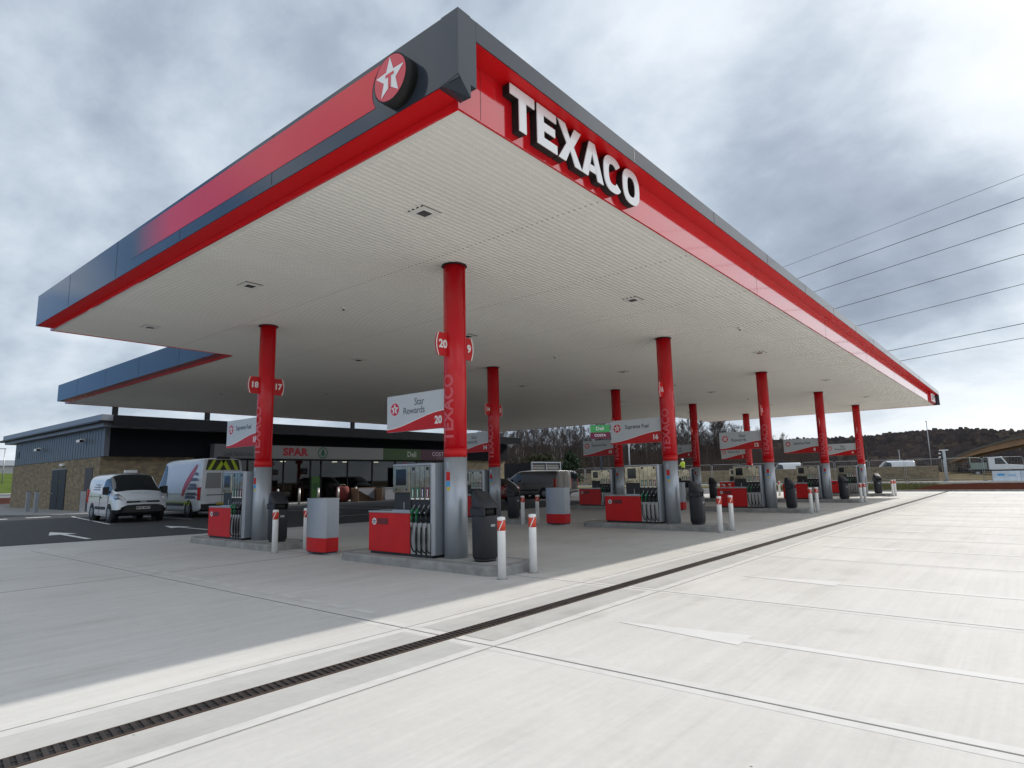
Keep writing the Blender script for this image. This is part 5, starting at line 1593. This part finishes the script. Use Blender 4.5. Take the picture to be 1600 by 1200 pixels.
person('person in yellow hi-vis jacket and white helmet standing on the red platform', (54.5, 22.5, 1.2), R(160), STAND, YEL, mat('navy trousers', (.02, .025, .05), .8), WHITE)
pf = thing('work_platform', 'dark red work platform under the person in the yellow jacket', 'platform', (54.5, 22.5, 0), R(10))
b = MB(); b.box(-.9, .9, -.9, .9, 1.08, 1.195); b.build('deck', mat('platform red', (.2, .02, .02), .6), pf)
b = MB()
for sx in (-.85, .85):
    for sy in (-.85, .85): b.tube([(sx, sy, 0), (sx, sy, 1.08)], .04, 6)
b.build('leg', BLK, pf)
b = MB(); b.tube([(-.85, -.85, 2.0), (.85, -.85, 2.0)], .02, 6); b.tube([(-.85, -.85, 1.2), (-.85, -.85, 2.0)], .02, 6); b.tube([(.85, -.85, 1.2), (.85, -.85, 2.0)], .02, 6); b.build('rail', BLK, pf)
person('person in a yellow jacket and white helmet showing just above the low stone wall', (86.5, 34.9, .45), R(190), STAND, YEL, MATS['navy trousers'], WHITE)
CROUCH = {'v': {'pelvis': ((-.12, 0, .50), .14), 'chest': ((.10, 0, .78), .155), 'neck': ((.22, 0, .93), .065), 'head': ((.30, 0, 1.03), .10),
                'hipL': ((-.08, .10, .46), .10), 'kneeL': ((.26, .14, .46), .07), 'ankL': ((.05, .14, .09), .05), 'toeL': ((.2, .15, .05), .045),
                'hipR': ((-.08, -.10, .46), .10), 'kneeR': ((.30, -.12, .40), .07), 'ankR': ((.12, -.12, .09), .05), 'toeR': ((.26, -.12, .05), .045),
                'shL': ((.16, .19, .88), .07), 'elL': ((.30, .24, .62), .05), 'handL': ((.44, .16, .50), .038),
                'shR': ((.16, -.19, .88), .07), 'elR': ((.32, -.24, .64), .05), 'handR': ((.48, -.14, .56), .038)}, 'e': STAND['e']}
person('crouching person in a white top beside the number 12 column', (27.0, 6.2, 0), R(-40), CROUCH, WHITE, MATS['navy trousers'])

# ------------------------------------------------------------------ trees
def branch_tree(seed, h, trunk_r, spread, n1=22, twig=.03, slender=False):
    rnd = random.Random(seed)
    tk, tw = MB(), MB()
    pts = []; x = y = 0
    for k in range(9):
        pts.append((x, y, h * .92 * k / 8)); x += rnd.uniform(-.12, .12) * h / 12; y += rnd.uniform(-.12, .12) * h / 12
    tk.tube(pts, [trunk_r * (1 - .9 * k / 8) for k in range(9)], 7)
    def at(u_):
        f_ = u_ * 8; i = min(7, int(f_)); f_ -= i
        return Vector(pts[i]).lerp(Vector(pts[i + 1]), f_)
    def seg3(p, q, r0, r1, mb):
        mb.tube([p, q], [r0, r1], 3, cap=False)
    def grow(p, d, l, r_, depth):
        q = p + d * l * .5; d2 = (d + Vector((rnd.uniform(-.25, .25), rnd.uniform(-.25, .25), rnd.uniform(0, .3)))).normalized(); e_ = q + d2 * l * .5
        seg3(p, q, r_, r_ * .75, tk if depth == 0 else tw); seg3(q, e_, r_ * .75, r_ * .45, tk if depth == 0 else tw)
        if depth >= 3: return
        for k in range([6, 5, 3][depth]):
            u_ = rnd.uniform(.25, 1); b_ = p.lerp(q, u_ * 2) if u_ < .5 else q.lerp(e_, u_ * 2 - 1)
            nd_ = (d2 + Vector((rnd.uniform(-1, 1), rnd.uniform(-1, 1), rnd.uniform(-.1, .9))) * .85).normalized()
            grow(b_, nd_, l * rnd.uniform(.42, .62), max(r_ * .5, twig * .5), depth + 1)
    for k in range(n1):
        u_ = .22 + .76 * (k + rnd.random()) / n1; a_ = rnd.uniform(0, 2 * math.pi)
        prof = math.sin(math.pi * min(1, (u_ - .12) / .9)) ** .6
        d = Vector((math.cos(a_), math.sin(a_), rnd.uniform(.5, 1.1) + (.7 if slender else 0))).normalized()
        grow(at(u_), d, spread * (.45 + .6 * prof) * rnd.uniform(.8, 1.1) * (1 - .45 * u_), trunk_r * .30 * (1 - .6 * u_), 0)
    return tk, tw
variants = []
for s_i, (h, r_, sp_, n1, sl, bm_) in enumerate(((13, .20, 4.2, 20, False, BARK), (15, .16, 3.2, 22, True, BIRCH), (11, .18, 3.9, 18, False, BARK), (14, .17, 3.0, 20, True, BARK))):
    tk, tw = branch_tree(40 + s_i, h, r_, sp_, n1, .028, sl)
    t = thing('bare_tree', '', 'tree', (0, 0, 0), 0, 'leafless trees of the belt behind the road')
    tk.build('trunk', bm_, t); tw.build('crown', TWIG, t)
    variants.append(t)
used = [False] * 4
rnd = random.Random(11)
def put_tree(v_, x, y, z, s, lab):
    o = variants[v_] if not used[v_] else copy_tree(variants[v_]); used[v_] = True
    o.location = (x, y, z); o.scale = (s, s, s * rnd.uniform(.9, 1.08)); o.rotation_euler = (0, 0, rnd.uniform(0, 6.28)); o['label'] = lab
LBT = ['leafless spreading tree among the dark tree belt behind the road', 'leafless pale trunked birch in the dark tree belt behind the road', 'low leafless tree in the dark tree belt behind the road', 'slender leafless tree in the dark tree belt behind the road']
for k in range(120):
    an = R(20.0 + 23 * (k + rnd.random()) / 120); dd = rnd.uniform(112, 175)
    v_ = rnd.choice((0, 1, 3, 3, 1, 2, 3))
    put_tree(v_, -4.4 + dd * math.cos(an), -4.3 + dd * math.sin(an), .0, rnd.uniform(.74, 1.0) * (dd / 140), LBT[v_])
# taller isolated trees against the sky between signs 16 and 12
for an_, dd, v_, s, l_ in ((21.3, 130, 0, .98, 'rounded bare tree against the sky right of the number 6 column'), (19.6, 150, 2, 1.05, 'rounded bare tree against the sky left of the number 12 sign'), (17.8, 160, 0, .88, 'bare tree topping the belt behind the number 12 sign'), (16.2, 170, 3, .78, 'bare tree right of the number 12 column'), (11.2, 175, 2, .80, 'pale bare tree between the number 8 and number 4 columns'), (10.1, 178, 1, .55, 'small bare birch just left of the number 4 column')):
    put_tree(v_, -4.4 + dd * math.cos(R(an_)), -4.3 + dd * math.sin(R(an_)), 0, s, l_)

# far woodland on the hills: one mass
def woodland():
    b = MB(); rnd = random.Random(5)
    for k in range(8500):
        an = R(rnd.uniform(-8, 47)); rr = 300 + 190 * rnd.random() ** .8 if rnd.random() < .75 else rnd.uniform(205, 300)
        x, y = -4 + rr * math.cos(an), -4 + rr * math.sin(an); z = hill_h(an, rr) - .4
        h = rnd.uniform(5.5, 10)
        tx, ty = -math.sin(an), math.cos(an)
        b.cur = 1 if rnd.random() < .07 else 0
        zc = z + h * .15; b.cur = rnd.choice((0, 0, 0, 1, 2, 2))
        for q in range(8):
            a2 = rnd.uniform(-1.2, 1.2); l_ = h * rnd.uniform(.42, .62); w_ = h * rnd.uniform(.07, .13); oy = rnd.uniform(-1.5, 1.5)
            px, py = x + math.cos(an) * oy, y + math.sin(an) * oy
            mx_, mz = math.sin(a2) * l_ * .72, math.cos(a2) * l_ * .72
            ex, ez = math.sin(a2) * l_, math.cos(a2) * l_
            b.poly([(px, py, zc), (px + tx * (mx_ + w_), py + ty * (mx_ + w_), zc + mz), (px + tx * (ex + w_ * .5), py + ty * (ex + w_ * .5), zc + ez), (px + tx * (ex - w_ * .6), py + ty * (ex - w_ * .6), zc + ez * .98), (px + tx * (mx_ - w_), py + ty * (mx_ - w_), zc + mz)])
    return tag(b.build('far_woodland', [mat('far wood', (.095, .074, .070), .95, var=.35, vscale=.05), mat('far wood brown', (.135, .105, .080), .95, var=.3, vscale=.05), mat('far wood dark', (.062, .053, .052), .95, var=.3, vscale=.05)]), 'dark leafless woodland covering the low hills on the horizon', 'woodland', kind='stuff')
woodland()
def understorey():
    b = MB(); rnd = random.Random(9)
    for k in range(5200):
        an = R(rnd.uniform(14, 44.5)); rr = rnd.uniform(112, 190)
        x, y = -4 + rr * math.cos(an), -4 + rr * math.sin(an)
        h = rnd.uniform(1.5, 8.5); tx, ty = -math.sin(an), math.cos(an)
        for q in range(7):
            ox = rnd.uniform(-.9, .9); le = rnd.uniform(-.8, .8); w_ = rnd.uniform(.03, .11); z1 = h * rnd.uniform(.5, 1); oy = rnd.uniform(-.8, .8)
            b.poly([(x + tx * (ox - w_) + oy * ty, y + ty * (ox - w_) + oy, 0), (x + tx * (ox + w_) + oy * ty, y + ty * (ox + w_) + oy, 0), (x + tx * (ox + le) + oy * ty, y + ty * (ox + le) + oy, z1)])
    return tag(b.build('undergrowth', mat('undergrowth', (.075, .055, .045), .95, var=.4, vscale=.2)), 'tangled leafless scrub filling the foot of the tree belt', 'scrub', kind='stuff')
understorey()

def leafy(name, label, x, y, z, w, h, m, seed, n=2600, conic=False, leaf=.16):
    t = thing(name, label, 'tree' if conic else 'shrub', (x, y, z))
    rnd = random.Random(seed)
    b = MB(); b.tube([(0, 0, 0), (0, 0, h * .8)], [.12, .03], 6)
    for k in range(14):
        a_ = rnd.uniform(0, 6.28); z0 = rnd.uniform(.15, .7) * h; l_ = w * .35 * (1 - z0 / h if conic else 1)
        b.tube([(0, 0, z0), (l_ * math.cos(a_), l_ * math.sin(a_), z0 + .25 * h * (.2 if conic else 1))], [.04, .01], 4)
    b.build('trunk', BARK, t)
    b = MB()
    cl = [(rnd.uniform(-.5, .5), rnd.uniform(-.5, .5), rnd.random()) for _ in range(26)]
    for k in range(n):
        c_ = cl[rnd.randrange(26)]
        u_ = c_[2] * .9 + .05 + rnd.gauss(0, .05); u_ = min(1, max(.02, u_))
        pr = (1 - u_) ** .8 if conic else math.sin(math.pi * min(1, .15 + .8 * u_)) ** .5
        px = (c_[0] + rnd.gauss(0, .16)) * w * pr; py = (c_[1] + rnd.gauss(0, .16)) * w * pr; pz = u_ * h
        d1 = Vector((rnd.uniform(-1, 1), rnd.uniform(-1, 1), rnd.uniform(-1, 1))).normalized() * leaf * rnd.uniform(.6, 1.3); d2 = d1.cross(Vector((rnd.uniform(-1, 1), rnd.uniform(-1, 1), rnd.uniform(-1, 1)))).normalized() * leaf * .6
        p_ = Vector((px, py, pz))
        b.poly([p_ - d1, p_ + d2, p_ + d1, p_ - d2])
    b.build('crown', m, t)
leafy('evergreen_tree', 'dark drooping evergreen beyond the black van', 57.8, 38.2, 0, 3.6, 4.6, EVG, 3, 5000, True)
leafy('evergreen_shrub', 'dull green shrub in the tree belt above the grey van', 88.5, 66, 0, 8.0, 5.6, SHRUB, 4, 5200, leaf=.26)
leafy('evergreen_shrub', 'dark green shrub in the tree belt left of the louvred container', 84.0, 74.0, 0, 6.0, 4.6, EVG, 5, 4000, leaf=.26)
leafy('evergreen_shrub', 'small green shrub in the tree belt near the number 10 sign', 100.0, 64.0, 0, 5.5, 5.0, SHRUB, 6, 3600, leaf=.26)
# low planting on the verge
gr = MB(); rnd = random.Random(21)
for k in range(9000):
    x, y = rnd.uniform(46.6, 66), rnd.uniform(2.5, 14.2)
    if rnd.random() < .5: x = rnd.uniform(46.6, 54)
    h = rnd.uniform(.1, .38); a_ = rnd.uniform(0, 6.28); w_ = .035
    gr.poly([(x - w_ * math.cos(a_), y - w_ * math.sin(a_), .04), (x + w_ * math.cos(a_), y + w_ * math.sin(a_), .04), (x + rnd.uniform(-.15, .15), y + rnd.uniform(-.15, .15), .04 + h)])
tag(gr.build('ground_cover', mat('ground cover', (.15, .15, .055), .9, var=.4, vscale=.8)), 'rough olive ground cover plants on the verge past the last island', 'plants', kind='stuff')

# ------------------------------------------------------------------ left distance
t = thing('low_wall', 'low white block wall at the left edge beyond the shop', 'wall', (12, 73, 0))
b = MB(); b.box(-22, 10, 0, .4, 0, .9); b.build('blockwork', mat('pale block', (.45, .47, .47), .7, var=.1), t)
b = MB(); b.box(-22, 10, -.04, .44, .901, .97); b.build('coping', WHITE, t)
t = thing('site_barrier', 'brick red barrier boards at the left edge before the white wall', 'barrier', (3, 70, 0))
b = MB(); b.box(-14, 10, 0, .1, .05, .6); b.build('board', mat('brick red', (.16, .06, .045), .8, var=.3), t)
b = MB()
for k in range(9): b.box(-14 + k * 3, -13.9 + k * 3, -.3, .4, 0, .05)
b.build('foot', BLK, t)
lamp(16.0, 98, 1.9, 4.6, 'pale yellow topped post on the green bank at the left edge', .09)
t = thing('far_shed', 'long pale shed on the skyline at the far left', 'building', (30, 170, 3.0))
b = MB(); b.box(-40, 16, 0, 12, 0, 3.4); b.build('wall', mat('shed wall', (.42, .45, .46), .7), t)
b = MB(); b.prism([(-40.5, -.5, 3.401), (-40.5, 12.5, 3.401), (-40.5, 6, 4.8)], (57, 0, 0)); b.build('roof', mat('shed roof', (.20, .22, .24), .7), t)

# ------------------------------------------------------------------ power lines
wd = Vector((.41668, .90905, 0))
for j, (x, y, z) in enumerate(((98.6, -7.6, 39.7), (91.1, -7.1, 34.0), (98.9, -6.9, 33.2), (91.5, -6.3, 27.1), (107.0, -6.2, 27.0), (91.9, -5.4, 18.7), (107.4, -5.3, 19.4))):
    b = MB(); p0 = Vector((x, y, z))
    pts = []
    for k in range(41):
        s0 = -150 + 450 * k / 40
        pts.append(tuple(p0 + wd * s0 + Vector((0, 0, .00008 * (s0 - 60) ** 2 - .3))))
    b.tube(pts, .028 if j == 0 else .042, 5)
    tag(b.build('power_line', mat('cable', (.02, .02, .022), .6)), 'overhead cable crossing the sky on the right, %s from the top' % ['first', 'second', 'third', 'fourth', 'fifth', 'sixth', 'lowest, seventh'][j], 'power line', 'overhead power lines')
